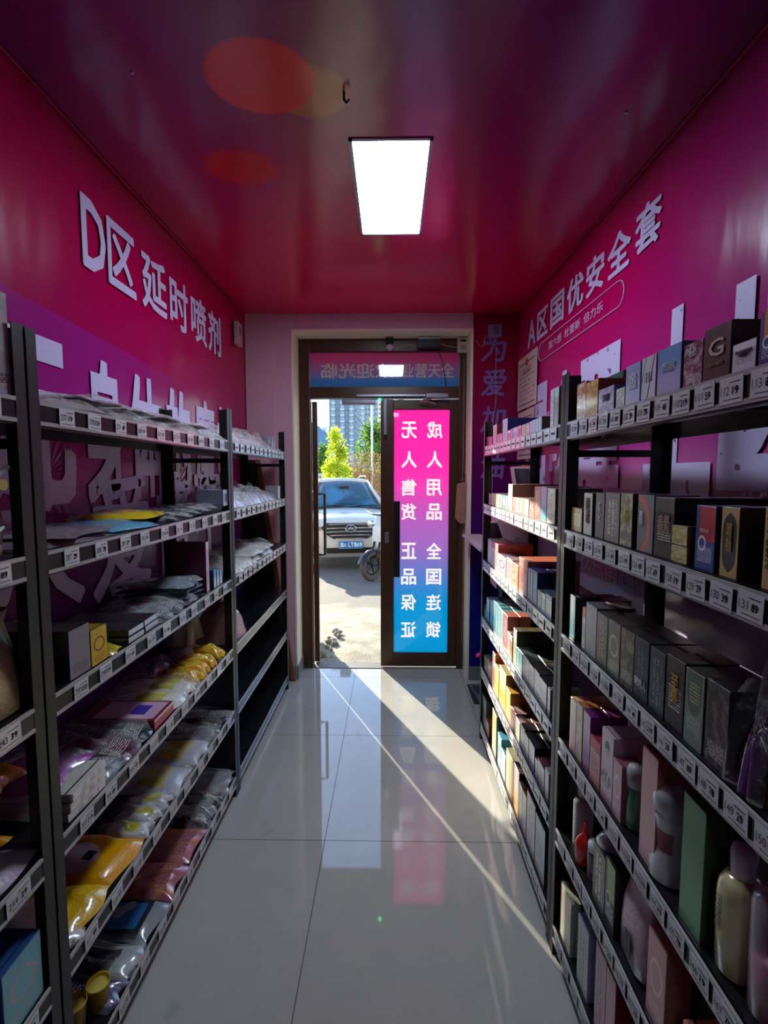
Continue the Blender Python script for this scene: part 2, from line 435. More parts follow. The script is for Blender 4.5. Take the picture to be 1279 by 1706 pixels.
for ch, y0, y1 in (('A', 3.21, 3.06), ('区', 3.03, 2.84), ('国', 2.80, 2.6), ('优', 2.56, 2.36), ('安', 2.33, 2.15), ('全', 2.12, 1.93), ('套', 1.9, 1.73)):
    letter_right(ch, y0, y1, 2.31, 2.475, .025)
letter_right('第六感  杜蕾斯  倍力乐', 2.82, 2.15, 2.205, 2.25, .0)
m = MB(); pts = []
for k in range(13): a = -PI/2+PI*k/12; pts.append((2.02-.05*math.cos(a), 2.225+.052*math.sin(a)))
for k in range(13): a = PI/2+PI*k/12; pts.append((2.94-.05*math.cos(a), 2.225+.052*math.sin(a)))
m.tube([(XR(p[0])-.001, p[0], p[1]) for p in pts], .0022, 5, closed=True)
m.build('outline_pill', M_white_letter, wall_r)
for ch, y0, y1 in (('同', 3.2, 2.82), ('唤', 2.76, 2.4), ('醒', 2.36, 1.96), ('上', 1.78, 1.42), ('齿', 1.42, 1.0)):
    letter_right(ch, y0, y1, 1.43, 2.04, .045, M_speck)
letter_right('活找点情趣', 2.42, 1.81, 1.05, 1.17, .0)
# vertical brush lettering on the wall right of the door
for ch, zc in (('为', 2.37), ('爱', 2.135), ('加', 1.88), ('油', 1.56)):
    text_at(ch, flat('brush_letter', '7c58a0', .4), (.712, YW-.004, zc), (1, 0, 0), (0, 0, 1), .165, .185, .02, parent=bpy.data.objects['wall_front_right'], shear=.12)

# ------------------------------------------------------------------ ceiling lights
def ceiling_light(y0, y1, label, power=PANEL_POWER):
    r = empty('ceiling_light', ((PX0+PX1)/2, (y0+y1)/2, ZC))
    tag(r, label, 'ceiling light', 'recessed ceiling lights')
    hx = (PX1-PX0)/2; hy = (y1-y0)/2
    m = MB()
    for a, b, c, d in ((-hx, -hx+.012, -hy, hy), (hx-.012, hx, -hy, hy), (-hx, hx, -hy, -hy+.012), (-hx, hx, hy-.012, hy)): m.box(a, b, c, d, -.004, .03)
    m.build('frame', flat('aluminium_frame', '8c90a0', .35, .6), r)
    t = NT('light_diffuser'); co, x, y, z = t.xyz()
    t.set(col='ffffff', em=(.70, .84, 1.0, 1), es=power)
    m = MB(); m.box(-hx+.012, hx-.012, -hy+.012, hy-.012, .004, .012); m.build('diffuser', t.m, r)
    return r
ceiling_light(PY0, PY1, 'rectangular pale blue light panel recessed in the ceiling before the door')
ceiling_light(-2.2, -1.55, 'added unseen light panel in the ceiling deeper inside the shop, brightening the interior', PANEL_POWER*.45)  # added panel out of view, lifts the brightness of the interior

# ------------------------------------------------------------------ doorway
M_frame = flat('dark_brown_aluminium', '4c2e1e', .32, .2); M_steel = flat('brushed_steel', 'a0a0ac', .3, .8)
M_black = flat('black_plastic', '101012', .35)
fx0, fx1, fz = RX0+.014, RX1-.014, RZ-.014
FY0, FY1 = YD-.02, YD+.06
SX = -.082                                     # meeting edge of the two leaves
m = MB()
m.box(fx0, -.606, FY0, FY1, 0, fz); m.box(.498, fx1, FY0, FY1, 0, fz)
m.box(-.606, .498, FY0, FY1, 2.40, fz); m.box(-.606, .498, FY0, FY1, 2.062, 2.145)
door_frame = tag(m.build('door_1', M_frame, bevel=.003), kind='structure')
def film(name, zlo, zhi, lo, mid, hi, tr, zs=(.35, .65)):
    """printed backlit window film behind glass"""
    t = NT(name); co, x, y, z = t.xyz()
    a = t.mapr(z, zlo+(zhi-zlo)*zs[0], zlo+(zhi-zlo)*zs[1])
    col = t.mix(t.mapr(z, zlo+(zhi-zlo)*.15, zlo+(zhi-zlo)*.5), lo, mid)
    col = t.mix(t.mapr(z, zlo+(zhi-zlo)*.45, zlo+(zhi-zlo)*.85), col, hi)
    tl = t.new('ShaderNodeBsdfTranslucent'); t.l.new(col, tl.inputs[0])
    df = t.new('ShaderNodeBsdfDiffuse'); t.l.new(col, df.inputs[0])
    gl = t.new('ShaderNodeBsdfGlossy'); gl.inputs['Roughness'].default_value = .03
    mx = t.new('ShaderNodeMixShader'); mx.inputs[0].default_value = tr; t.l.new(df.outputs[0], mx.inputs[1]); t.l.new(tl.outputs[0], mx.inputs[2])
    fr = t.new('ShaderNodeFresnel'); fr.inputs[0].default_value = 1.5
    m2 = t.new('ShaderNodeMixShader'); t.l.new(fr.outputs[0], m2.inputs[0]); t.l.new(mx.outputs[0], m2.inputs[1]); t.l.new(gl.outputs[0], m2.inputs[2])
    t.l.new(m2.outputs[0], t.out.inputs[0])
    return t.m
M_film = film('door_sign_film', .12, 1.98, '0cb4dc', 'c098d4', 'f860c8', .72)
t_ = NT('glowing_white_letter'); t_.set(col='e8e0d8', em=(.92, .86, .80, 1), es=.62); M_letter_glow = t_.m  # letters emit by themselves, in place of daylight coming through the film
M_film_t = film('transom_film', 2.145, 2.395, '60b0f0', 'd098d8', 'ff70b0', .4)
M_film_tw = film('transom_film_white', 2.145, 2.395, 'f8f4ec', 'f8f4ec', 'f8f4ec', .4)
# transom
m = MB(); m.box(-.606, .498, YD+.016, YD+.022, 2.145, 2.40)
tr = tag(m.build('window_1', M_film_t), kind='structure')
for s, xa, xb in (('全天营业', .465, .075), ('欢迎光临', .01, -.53)):
    text_at(s, M_film_tw, ((xa+xb)/2, YD+.013, 2.268), (-1, 0, 0), (0, 0, 1), abs(xb-xa), .11, .02, parent=tr)
# leaves
def leaf(name, x0, x1, parentname=None):
    """a glazed leaf in local coordinates, hinge at the origin, closed along +x"""
    w = x1-x0; r = empty(name); tag(r, kind='structure')
    return r, w
def leaf_parts(r, w, gx0, gx1, flip):
    m = MB(); z0, z1 = .014, 2.052; g0, g1 = .12, 1.982; T = .02
    m.box(0, gx0, -T, T, z0, z1); m.box(gx1, w, -T, T, z0, z1); m.box(gx0, gx1, -T, T, z0, g0); m.box(gx0, gx1, -T, T, g1, z1)
    m.build('leaf_frame', M_frame, r, bevel=.003)
    m = MB(); m.box(gx0, gx1, -.003, .003, g0, g1); m.build('sign_film', M_film, r)
    cols = ('成人用品 全国连锁', '无人售货 正品保证')
    for ci, s in enumerate(cols):
        cx = gx0+(gx1-gx0)*(.74 if ci == 0 else .28)
        zz = [1.83, 1.61, 1.40, 1.215, None, .915, .715, .515, .30] if flip else [1.83, 1.61, 1.40, 1.215, None, .915, .715, .515, .30]
        for ch, z in zip(s, zz):
            if z is None or ch == ' ': continue
            text_at(ch, M_letter_glow, (cx, -.0045, z), (-1, 0, 0), (0, 0, 1), .115, .125, .02, parent=r)
# closed leaf, right: local origin at its left edge
r = empty('door_2', (SX, YD+.015, 0)); tag(r, kind='structure')
leaf_parts(r, .498-SX+.0, .097, .515, True)
m = MB(); m.box(.098, .146, -.075, -.055, .725, 1.30); m.box(.108, .136, -.055, -.02, .78, .81); m.box(.108, .136, -.055, -.02, 1.22, 1.25)
m.build('handle', M_black, r, bevel=.004)
m = MB(); m.box(.03, .062, -.034, -.02, .98, 1.06); m.build('lock', M_steel, r, bevel=.003)
# open leaf, left: hinge near the left jamb, swung outwards about ninety degrees
r = empty('door_3', (-.588, YD+.078, 0), math.radians(98.4)); tag(r, kind='structure')
leaf_parts(r, .60, .09, .50, False)
m = MB()
for sgn in (-1, 1):
    yo = sgn*.075
    m.tube([(.545, sgn*.02, 1.325), (.545, yo, 1.325), (.545, yo, .78), (.545, sgn*.02, .78)], .013, 10)
m.build('handle', M_black, r)

# door hardware and clutter over the doorway
def simple(name, label, cat, builder, mats, **k):
    m = MB(); builder(m); o = m.build(name, mats, **k); tag(o, label, cat); return o
r = empty('magnetic_lock', (-.2, YD-.03, 2.06)); tag(r, 'silver magnetic lock bar with green lamp at the top of the open doorway', 'door lock')
m = MB(); m.box(-.165, .085, -.035, .008, -.05, -.012); m.build('body', flat('grey_lilac_metal', '8c8898', .35, .5), r, bevel=.003)
m = MB(); m.box(-.165, .085, -.041, -.035, -.04, -.018); m.build('cover_strip', M_steel, r, bevel=.001)
m = MB(); m.lathe([(.0, -.012), (.012, -.012), (.012, .0), (.0, .003)], (.112, -.03, -.01), 14)
t = NT('green_indicator'); t.set(col='10c060', em=(.02, 1, .35, 1), es=6.0); m.build('indicator_lamp', t.m, r)
m = MB(); m.box(.145, .165, -.04, -.018, -.27, -.01); m.build('armature_plate', flat('grey_lilac_metal', '8c8898', .35, .5), r, bevel=.002)
r = empty('door_closer', (.2, YD-.02, 2.09)); tag(r, 'silver door closer with folded arm above the closed leaf', 'door closer')
m = MB(); m.box(.05, .215, -.05, 0, -.035, .0); m.build('body', M_steel, r, bevel=.005)
m = MB(); m.tube([(.09, -.03, -.04), (.03, -.06, -.055), (-.0, -.03, -.06)], .006, 8); m.tube([(.03, -.06, -.055), (.12, -.045, -.075)], .005, 8); m.build('arm', M_steel, r)
m = MB(); m.box(-.46, .05, -.022, 0, -.02, -.004); m.build('guide_rail', M_steel, r, bevel=.002)
r = empty('controller_box', (.27, YD-.055, 2.47)); tag(r, 'black power supply box hung under the door lintel', 'power supply')
m = MB(); m.box(-.085, .085, -.03, .03, -.06, .0); m.build('housing', M_black, r, bevel=.005)
m = MB()
for k in range(7): m.box(-.07+k*.02, -.062+k*.02, -.032, -.0295, -.052, -.01)
m.build('vent_slots', flat('charcoal_slot', '28282c', .5), r)
m = MB(); m.box(-.08, .08, -.028, .028, 0, .018); m.build('mounting_plate', M_steel, r)
r = empty('indoor_camera', (-.015, YD-.06, 2.488)); tag(r, 'small dome camera with black collar under the lintel', 'camera')
m = MB(); m.lathe([(.0, 0), (.032, 0), (.032, -.008), (.0, -.008)], n=16); m.build('ceiling_plate', M_steel, r)
m = MB(); m.lathe([(.026, -.008), (.027, -.045), (.022, -.055), (0, -.055)], n=16); m.build('collar', M_black, r)
m = MB(); m.lathe([(.0, -.05), (.022, -.052), (.027, -.068), (.022, -.085), (.01, -.094), (.0, -.096)], n=16); m.build('lens_ball', flat('pearl_plastic', 'c8b8c0', .25), r, smooth=True)
r = empty('junction_box', (.515, YD-.05, 2.44)); tag(r, 'cream socket box at the upper right corner of the door frame', 'socket box')
m = MB(); m.box(-.038, .038, -.02, .02, -.06, .045); m.build('housing', flat('ivory_plastic', 'c8b8ac', .45), r, bevel=.004)
m = MB(); m.box(-.022, .022, -.023, -.0195, .012, .03); m.build('slot', M_black, r)
m = MB(); m.box(-.024, .024, -.022, -.0195, -.045, -.005); m.build('faceplate', flat('tan_plate', '9c8c80', .5), r)
M_cable = flat('pale_cable', 'b09c9c', .5)
def cable(name, label, pts, r=.0025, mat=None):
    P = []
    for i in range(len(pts)-1):
        a, b = Vector(pts[i]), Vector(pts[i+1])
        for k in range(4): P.append(a.lerp(b, k/4))
    P.append(Vector(pts[-1]))
    for _ in range(3): P = [P[0]]+[(P[i-1]+P[i]*2+P[i+1])/4 for i in range(1, len(P)-1)]+[P[-1]]
    m = MB(); m.tube(P, r, 6); o = m.build(name, mat or M_cable, smooth=True); tag(o, label, 'cable'); return o
yc = YD-.07
cable('signal_cable', 'thin pale cable looping from dome camera to black power box', [(-.0, yc, 2.42), (.04, yc, 2.4), (.1, yc, 2.44), (.19, yc, 2.425)], .002)
cable('power_cable', 'pale cable sagging between black power box and cream socket box', [(.35, yc, 2.44), (.42, yc, 2.42), (.48, yc, 2.41)], .002)
cable('hanging_cable', 'black cable hanging across the transom window', [(.33, YD-.03, 2.41), (.37, YD-.03, 2.34), (.385, YD-.03, 2.24), (.40, YD-.03, 2.15)], .0035, M_black)
cable('door_post_cable', 'thin pale cable running down the right door post', [(.53, YD-.03, 2.38), (.535, YD-.025, 1.9), (.53, YD-.025, 1.4), (.545, YD-.03, .9), (.54, YD-.03, .2)], .002)
cable('wall_cable', 'white cable hanging down over the brush lettering', [(.725, YW-.012, 2.44), (.72, YW-.012, 2.2), (.73, YW-.012, 2.0), (.70, YW-.012, 1.83), (.705, YW-.012, 1.65), (.715, YW-.02, 1.2)], .0025, flat('lilac_cable', 'a890b0', .5))
cable('coiled_cable', 'short coiled cable beside the wall socket right of the door', [(.585, YW-.012, 2.42), (.62, YW-.012, 2.36), (.645, YW-.014, 2.44), (.655, YW-.012, 2.47), (.63, YW-.012, 2.37)], .002)
r = empty('wall_socket', (.71, YW-.018, 2.48)); tag(r, 'pale wall socket plate above the brush lettering', 'socket')
m = MB(); m.box(-.045, .045, -.012, .018, -.045, .045); m.build('faceplate', flat('lilac_plate', '886a90', .4), r, bevel=.004)
m = MB(); m.box(-.015, .015, -.03, -.012, -.02, .03); m.build('plug', flat('lilac_plug', '6c5478', .4), r, bevel=.003)
r = empty('sensor_box', (XL+.02, 3.19, 2.41)); tag(r, 'small white sensor box high on the wall near the door', 'sensor')
m = MB(); m.box(-.012, .015, -.045, .045, -.075, .07); m.build('housing', flat('pale_pink_plastic', 'b898a8', .4), r, bevel=.004)
m = MB(); m.box(.015, .017, -.02, .02, -.01, .04); m.build('grille', flat('grey_grille', '6c5864', .5), r)
# cloth pouch and dispenser hanging on the door post
r = empty('hanging_pouch', (.515, YD-.065, 1.43)); tag(r, 'brown flat pouch hanging on the right door post', 'pouch')
m = MB(); m.prism([(-.03, -.0), (.028, .01), (.036, .0), (.03, -.29), (.0, -.3), (-.042, -.26)], 1, -.015, .015); m.build('bag', flat('tan_paper', 'a07060', .6), r, bevel=.004)
m = MB(); m.tube([(0, 0, 0), (.01, 0, .07), (.022, 0, .1), (.03, 0, .06), (.022, 0, 0)], .004, 6); m.build('strap', flat('tan_strap', '7c5040', .6), r)

# ceiling details: hook and screws
def screw(x, y, z, n, label, name='ceiling_screw'):
    m = MB(); m.lathe([(.0, 0), (.007, 0), (.005, -.004), (0, -.005)], (x, y, z), 10); o = m.build(name, M_steel); tag(o, label, 'screw'); return o
screw(-.72, 1.41, ZC, 0, 'bright screw head in the ceiling left of the red printed discs')
screw(.72, 1.58, ZC, 0, 'bright screw head in the purple ceiling above the wall lettered A')
m = MB(); m.tube([(-.14, 1.49, ZC), (-.14, 1.49, ZC-.02), (-.13, 1.49, ZC-.03), (-.125, 1.49, ZC-.02)], .004, 6); tag(m.build('ceiling_hook', M_black), 'small dark hook in the ceiling just ahead of the light panel', 'hook')

# certificates on the right wall near the door
def paper_mat(key, base, rows):
    t = NT(key); co, u, v, w = t.xyz('UV')
    st = t.math('LESS_THAN', t.math('FRACT', t.math('MULTIPLY', v, rows)), .35)
    n2 = t.noise(t.vscale(co, (18, rows, 1)), 1.0, 1)
    inner = t.math('MULTIPLY', t.math('COMPARE', u, .5, .4), t.math('COMPARE', v, .42, .28))
    col = t.mix(t.math('MULTIPLY', t.math('MULTIPLY', st, inner), t.math('GREATER_THAN', n2, .5)), base, '8c6060')
    fr = t.math('MULTIPLY', t.math('LESS_THAN', t.math('ABSOLUTE', t.math('SUBTRACT', v, .86)), .012), t.math('COMPARE', u, .5, .42))
    fr2 = t.math('MULTIPLY', t.math('LESS_THAN', t.math('ABSOLUTE', t.math('SUBTRACT', v, .08)), .012), t.math('COMPARE', u, .5, .42))
    col = t.mix(t.math('MAXIMUM', fr, fr2), col, '502838')
    t.set(col=col, rough=.45); return t.m
def certificate(y0, y1, z0, z1, label, emblem, key):
    r = empty('certificate', (XR((y0+y1)/2)-.012, (y0+y1)/2, z0)); tag(r, label, 'certificate'); r.rotation_euler.z = .0248
    w = abs(y1-y0)/2; h = z1-z0
    m = MB(); m.quad((0, w, 0), (0, -w, 0), (.0, -w, h), (.0, w, h)); m.box(.0006, .002, -w, w, 0, h)
    m.build('sheet', paper_mat(key, 'd8b8b4', 12), r)
    if emblem:
        m = MB(); m.lathe([(0, -.001), (.024, -.001), (.024, .001), (0, .001)], n=16); m.v = [(-.002+p[2], p[0], p[1]+h*.86) for p in m.v]
        m.build('red_emblem', flat('seal_red', 'b01828', .5), r)
        text_at('营业执照', flat('dark_ink', '2c1c24', .5), (-.002, 0, h*.70), (0, -1, 0), (0, 0, 1), .17, .04, .0, parent=r)
certificate(3.38, 2.98, 1.93, 2.27, 'larger business licence sheet with red emblem, taped over another sheet', True, 'licence_paper')
certificate(3.36, 3.02, 1.6, 1.915, 'second certificate sheet, hung directly below the licence with the red emblem', False, 'permit_paper')
m = MB(); m.box(XR(3.1)-.03, XR(3.1)-.012, 3.06, 3.2, 1.28, 1.58); tag(m.build('salmon_leaflet', flat('salmon_paper', 'e07868', .5)), 'salmon leaflet hanging on the wall below the certificates', 'leaflet')

# goods tables: shelf, far edge y, near edge y, height, depth, rows deep, set-back, front colour, print style, accent, side colour, look, lettering
DOOR_SIDE = [
 (1, 2.654, 2.581, 0.05, 0.1, 1, 0.0, 'e8408c', 'n', 'f0a0c8', 'c03070', 'pink slim carton', ''),
 (1, 2.581, 2.511, 0.045, 0.1, 1, 0.0, 'f04a96', 'v', 'ffd0e4', 'c03070', 'pink slim carton', ''),
 (1, 2.482, 2.397, 0.097, 0.15, 1, 0.0, 'f0c8cc', 'v', 'c05068', '6a1830', 'tall pale carton with a wine side', ''),
 (1, 2.39, 2.33, 0.045, 0.1, 1, 0.0, 'ea5a98', 'v', 'ffffff', 'a02858', 'rose carton with white spine lines', ''),
 (1, 2.33, 2.28, 0.043, 0.1, 1, 0.0, 'ef6aa4', 'v', 'ffffff', 'a02858', 'rose carton with white spine lines', ''),
 (1, 2.274, 2.174, 0.101, 0.2, 1, 0.0, 'b8cbdc', 'v', '7898b8', '141c58', 'tall silver-blue carton with navy side', ''),
 (1, 2.174, 2.125, 0.043, 0.1, 1, 0.0, 'e888b8', 'b', 'ffffff', '802858', 'pink and white banded carton', ''),
 (1, 2.125, 2.078, 0.046, 0.1, 1, 0.0, 'f0388c', 'n', 'ff90c8', '802858', 'hot pink carton', ''),
 (1, 2.078, 1.999, 0.046, 0.1, 1, 0.0, 'c0c8e0', 'g', '9098c8', '5a5a90', 'pale lilac-blue carton', ''),
 (1, 1.999, 1.944, 0.046, 0.1, 1, 0.0, 'f0468c', 'b', 'ff98c0', '802858', 'hot pink carton', ''),
 (1, 1.939, 1.883, 0.044, 0.1, 1, 0.0, 'dcc8b0', 'v', 'a08868', '806850', 'beige carton', ''),
 (1, 1.883, 1.826, 0.045, 0.1, 1, 0.0, 'b898b0', 'm', 'e8d8e8', '604860', 'greyish pink carton', ''),
 (1, 1.826, 1.795, 0.046, 0.1, 1, 0.0, 'e8c0d8', 'p', '', '805070', 'pale pink slim carton', ''),
 (1, 1.795, 1.758, 0.048, 0.1, 1, 0.0, 'c8dce8', 'v', '88a8c0', '5a3028', 'ice-blue carton with script lines', ''),
 (1, 1.758, 1.722, 0.048, 0.1, 1, 0.0, 'd0e0ea', 'v', '88a8c0', '5a3028', 'ice-blue carton with script lines', ''),
 (1, 1.722, 1.684, 0.05, 0.13, 1, 0.0, 'cce0ec', 'v', '88a8c0', '5a3028', 'ice-blue carton with a brown side', ''),
 (1, 1.596, 1.566, 0.117, 0.1, 1, 0.0, 'e4e8ea', 'v', '5a6878', '8a9090', 'very tall white carton with dark spots', ''),
 (1, 1.563, 1.519, 0.122, 0.1, 1, 0.0, 'b8b4b0', 'b', 'cfe0e8', '807870', 'very tall grey carton', ''),
 (2, 2.562, 2.485, 0.058, 0.1, 1, 0.0, 'b08888', 'v', '705050', '604848', 'dusty pink carton', ''),
 (2, 2.485, 2.427, 0.061, 0.1, 2, 0.0, 'dce0b4', 'v', '90a070', 'a0a080', 'cream-green carton', ''),
 (2, 2.427, 2.364, 0.063, 0.1, 2, 0.0, 'e0e4b8', 'v', '90a070', 'a0a080', 'cream-green carton', ''),
 (2, 2.364, 2.304, 0.063, 0.1, 2, 0.0, 'e4e0b8', 'v', 'a09068', 'a0a080', 'cream carton', ''),
 (2, 2.304, 2.248, 0.062, 0.1, 2, 0.0, '8cc0bc', 'v', 'e8f4f4', '4a7878', 'teal and white carton', ''),
 (2, 2.248, 2.194, 0.062, 0.1, 2, 0.0, '74b4b4', 'm', 'e8f4f4', '4a7878', 'teal and white carton', ''),
 (2, 2.194, 2.142, 0.062, 0.1, 2, 0.0, 'a8d0cc', 'v', 'ffffff', '4a7878', 'teal and white carton', ''),
 (2, 2.142, 2.062, 0.117, 0.2, 1, 0.0, 'f0ecd4', 'v', 'c8b898', '9a6a5a', 'tall cream carton with a brown side', ''),
 (2, 2.062, 2.012, 0.063, 0.1, 1, 0.0, 'e88870', 'n', 'ffd8c8', 'a05040', 'coral carton', ''),
 (2, 2.012, 1.959, 0.063, 0.1, 1, 0.0, 'e4e0d8', 'v', 'b0a898', '908880', 'off-white carton', ''),
 (2, 1.959, 1.883, 0.064, 0.1, 1, 0.0, 'e8a890', 'v', 'ffe8d8', 'a06850', 'salmon carton', ''),
 (2, 1.883, 1.816, 0.065, 0.1, 1, 0.0, 'e8e4dc', 'v', 'b8a898', '403830', 'white carton with dark side', ''),
 (2, 1.812, 1.747, 0.065, 0.1, 1, 0.0, 'e8b8a8', 'n', 'e07858', 'a06850', 'blush carton', ''),
 (2, 1.747, 1.672, 0.117, 0.15, 1, 0.0, 'c87868', 'v', 'f0c8c0', '703030', 'tall coral carton with red foot', ''),
 (2, 1.672, 1.61, 0.118, 0.15, 1, 0.0, 'c8a0d8', 'g', '70b8d0', '705078', 'tall iridescent lilac-blue carton', ''),
 (2, 1.604, 1.526, 0.115, 0.15, 1, 0.0, 'd8ccb0', 'n', 'ffffff', '907860', 'tall gold and silver carton', ''),
 (3, 2.568, 2.474, 0.126, 0.1, 1, 0.0, 'c8ccc8', 'p', '', '808480', 'grey-white carton', ''),
 (3, 2.474, 2.386, 0.126, 0.1, 1, 0.0, 'f0ecdc', 'b', 'd83028', '903028', 'white carton with a red top', ''),
 (3, 2.386, 2.318, 0.128, 0.17, 1, 0.0, 'f0d8c4', 'v', 'e08870', 'b02820', 'cream carton with a red side', ''),
 (3, 2.318, 2.156, 0.089, 0.12, 1, 0.0, 'ece4dc', 'c', '6868c8', '805878', 'white carton with a violet emblem', ''),
 (3, 2.145, 2.046, 0.1, 0.12, 2, 0.0, 'ecd8d0', 'v', 'b090a0', '907078', 'pinkish white carton', ''),
 (3, 2.046, 1.947, 0.096, 0.12, 2, 0.0, 'e0dc90', 'n', 'd060a8', '907078', 'yellow and magenta carton', ''),
 (3, 1.933, 1.815, 0.138, 0.2, 1, 0.0, 'e8967c', 'b', 'f0b090', 'c06850', 'tall coral carton', ''),
 (3, 1.874, 1.815, 0.082, 0.05, 1, 0.0, 'f0a890', 'v', 'ffe0d0', 'c06850', 'short peach carton in front', ''),
 (3, 1.807, 1.775, 0.118, 0.1, 2, 0.0, '90a8b8', 'v', 'd0e0e8', '202860', 'silver-blue carton with navy sides', ''),
 (3, 1.775, 1.744, 0.12, 0.1, 2, 0.0, '98b0c0', 'v', 'd0e0e8', '202860', 'silver-blue carton with navy sides', ''),
 (3, 1.744, 1.688, 0.122, 0.1, 2, 0.0, '88a0b0', 'v', 'c0d4e0', '202860', 'silver-blue carton with navy sides', ''),
 (3, 1.685, 1.636, 0.064, 0.1, 2, 0.0, '8098a0', 'm', 'a8b8c0', '384858', 'short silver carton', ''),
 (3, 1.636, 1.597, 0.065, 0.1, 2, 0.0, '70b8cc', 'b', 'c8e4ec', '384858', 'short cyan carton', ''),
 (3, 1.597, 1.53, 0.073, 0.1, 2, 0.0, '90a090', 'm', 'd0dcd8', '384858', 'short silver-green carton', ''),
 (4, 2.643, 2.574, 0.067, 0.1, 2, 0.0, '5890b0', 'g', 'd8e4ec', '304860', 'blue and white carton', ''),
 (4, 2.574, 2.501, 0.126, 0.1, 2, 0.0, 'c8d4dc', 'g', '4880a8', '304860', 'taller blue-footed white carton', ''),
 (4, 2.478, 2.417, 0.139, 0.1, 2, 0.0, 'c8e4e4', 'g', '58a8b0', '407880', 'teal-white carton', ''),
 (4, 2.417, 2.352, 0.154, 0.1, 2, 0.0, 'b0d8d8', 'g', '50a0a8', '407880', 'teal-white carton', ''),
 (4, 2.352, 2.291, 0.158, 0.1, 2, 0.0, '88c0c0', 'v', 'e0f4f4', '407880', 'teal carton', ''),
 (4, 2.291, 2.238, 0.156, 0.1, 2, 0.0, '98c8c0', 'v', 'e0f4f4', '407880', 'teal carton', ''),
 (4, 2.238, 2.183, 0.154, 0.1, 2, 0.0, 'c8e0d8', 'v', '70a8a0', '407880', 'pale teal carton', ''),
 (4, 2.183, 2.101, 0.157, 0.13, 2, 0.0, 'd87060', 'v', 'f8d0c8', 'b05848', 'coral red carton', ''),
 (4, 2.101, 2.057, 0.095, 0.1, 2, 0.0, 'e8dcd0', 'v', 'b0a090', 'a08070', 'off-white carton', ''),
 (4, 2.057, 2.014, 0.094, 0.1, 1, 0.0, 'e8a060', 'b', 'f0e8d8', '302018', 'white carton with an orange front', ''),
 (4, 1.999, 1.944, 0.143, 0.2, 1, 0.0, 'e8e4c0', 'b', 'f0ecd0', '4a4428', 'tall cream carton with an olive side', ''),
 (4, 1.944, 1.902, 0.08, 0.1, 2, 0.0, '68b0b4', 'v', 'd8f0f0', '283838', 'teal carton with a dark top', ''),
 (4, 1.902, 1.852, 0.082, 0.1, 2, 0.0, '78b8b8', 'v', 'd8f0f0', '283838', 'teal carton with a dark top', ''),
 (4, 1.848, 1.764, 0.086, 0.1, 2, 0.0, 'e4e8e4', 'c', 'b0c8c0', '283030', 'white carton with a round print', ''),
 (4, 1.764, 1.698, 0.085, 0.1, 2, 0.0, 'd0b8b4', 'v', '907878', '302828', 'pinkish grey carton', ''),
 (4, 1.695, 1.637, 0.091, 0.1, 2, 0.0, 'dce4d0', 'v', '90a088', '302828', 'green-white carton', ''),
 (4, 1.637, 1.558, 0.088, 0.1, 2, 0.0, 'dccccc', 'b', 'e8dcdc', '181414', 'blush white carton', ''),
 (4, 1.549, 1.521, 0.089, 0.1, 1, 0.0, 'e4dcc8', 'p', '', 'a09888', 'ivory carton', ''),
 (5, 2.618, 2.525, 0.077, 0.1, 1, 0.0, 'a8b8a8', 'p', '', '606858', 'grey-green slim carton', ''),
 (5, 2.517, 2.437, 0.096, 0.1, 1, 0.0, 'f0e8dc', 'g', 'e87850', '903828', 'white to orange carton', ''),
 (5, 2.407, 2.335, 0.181, 0.25, 1, 0.0, 'f0ece4', 'b', 'f0d0c8', 'a81820', 'white carton with a deep red side', ''),
 (5, 2.437, 2.349, 0.113, 0.1, 2, 0.0, 'e86848', 'v', 'ffd8c8', 'a84830', 'coral orange carton', ''),
 (5, 2.349, 2.253, 0.141, 0.1, 2, 0.0, 'f0ecb0', 'g', 'f0e050', 'b09828', 'pale yellow carton', ''),
 (5, 2.24, 2.111, 0.173, 0.1, 2, 0.0, 'f4f0d8', 'g', 'f0d848', 'b0a060', 'yellow and white carton with a grey-blue top', ''),
 (5, 2.105, 2.027, 0.128, 0.1, 2, 0.0, 'f0e468', 'v', 'fff8c0', 'b07c10', 'golden yellow carton', ''),
 (5, 2.027, 2.001, 0.076, 0.05, 1, 0.0, 'f0b8b0', 'p', '', 'c07870', 'thin pink carton', ''),
 (5, 1.995, 1.93, 0.086, 0.12, 2, 0.0, 'e8b0a0', 'b', 'e83820', '907068', 'pink carton with a bright red top', ''),
 (5, 1.93, 1.868, 0.078, 0.12, 2, 0.0, 'ecead0', 'v', 'a8a890', '907068', 'cream carton', ''),
 (5, 1.859, 1.798, 0.089, 0.1, 2, 0.0, 'e8ece8', 'v', '90a8a0', '281c1c', 'white carton with a dark top', ''),
 (5, 1.798, 1.744, 0.084, 0.1, 2, 0.0, 'e8e8e4', 'v', 'a0a0a0', '281c1c', 'white carton with a dark top', ''),
 (5, 1.74, 1.67, 0.092, 0.1, 2, 0.0, 'c8d8e8', 'g', '9098c0', '282028', 'bluish white carton', ''),
 (5, 1.663, 1.634, 0.067, 0.1, 2, 0.0, 'f0ece8', 'v', 'b08088', '582030', 'white carton with a wine top', ''),
 (5, 1.634, 1.556, 0.082, 0.1, 2, 0.0, 'b8b098', 'b', 'd8d4c0', '582838', 'beige carton with a wine side', ''),
 (5, 1.553, 1.512, 0.098, 0.1, 1, 0.0, 'e0e0dc', 'p', '', '909090', 'white glossy carton', ''),
 (6, 2.673, 2.539, 0.159, 0.1, 1, 0.0, '8c9c90', 'b', 'b8c4bc', '404840', 'grey-green carton', ''),
 (6, 2.539, 2.457, 0.071, 0.1, 1, 0.0, 'e89068', 'n', 'ffd0b8', '803820', 'orange carton', ''),
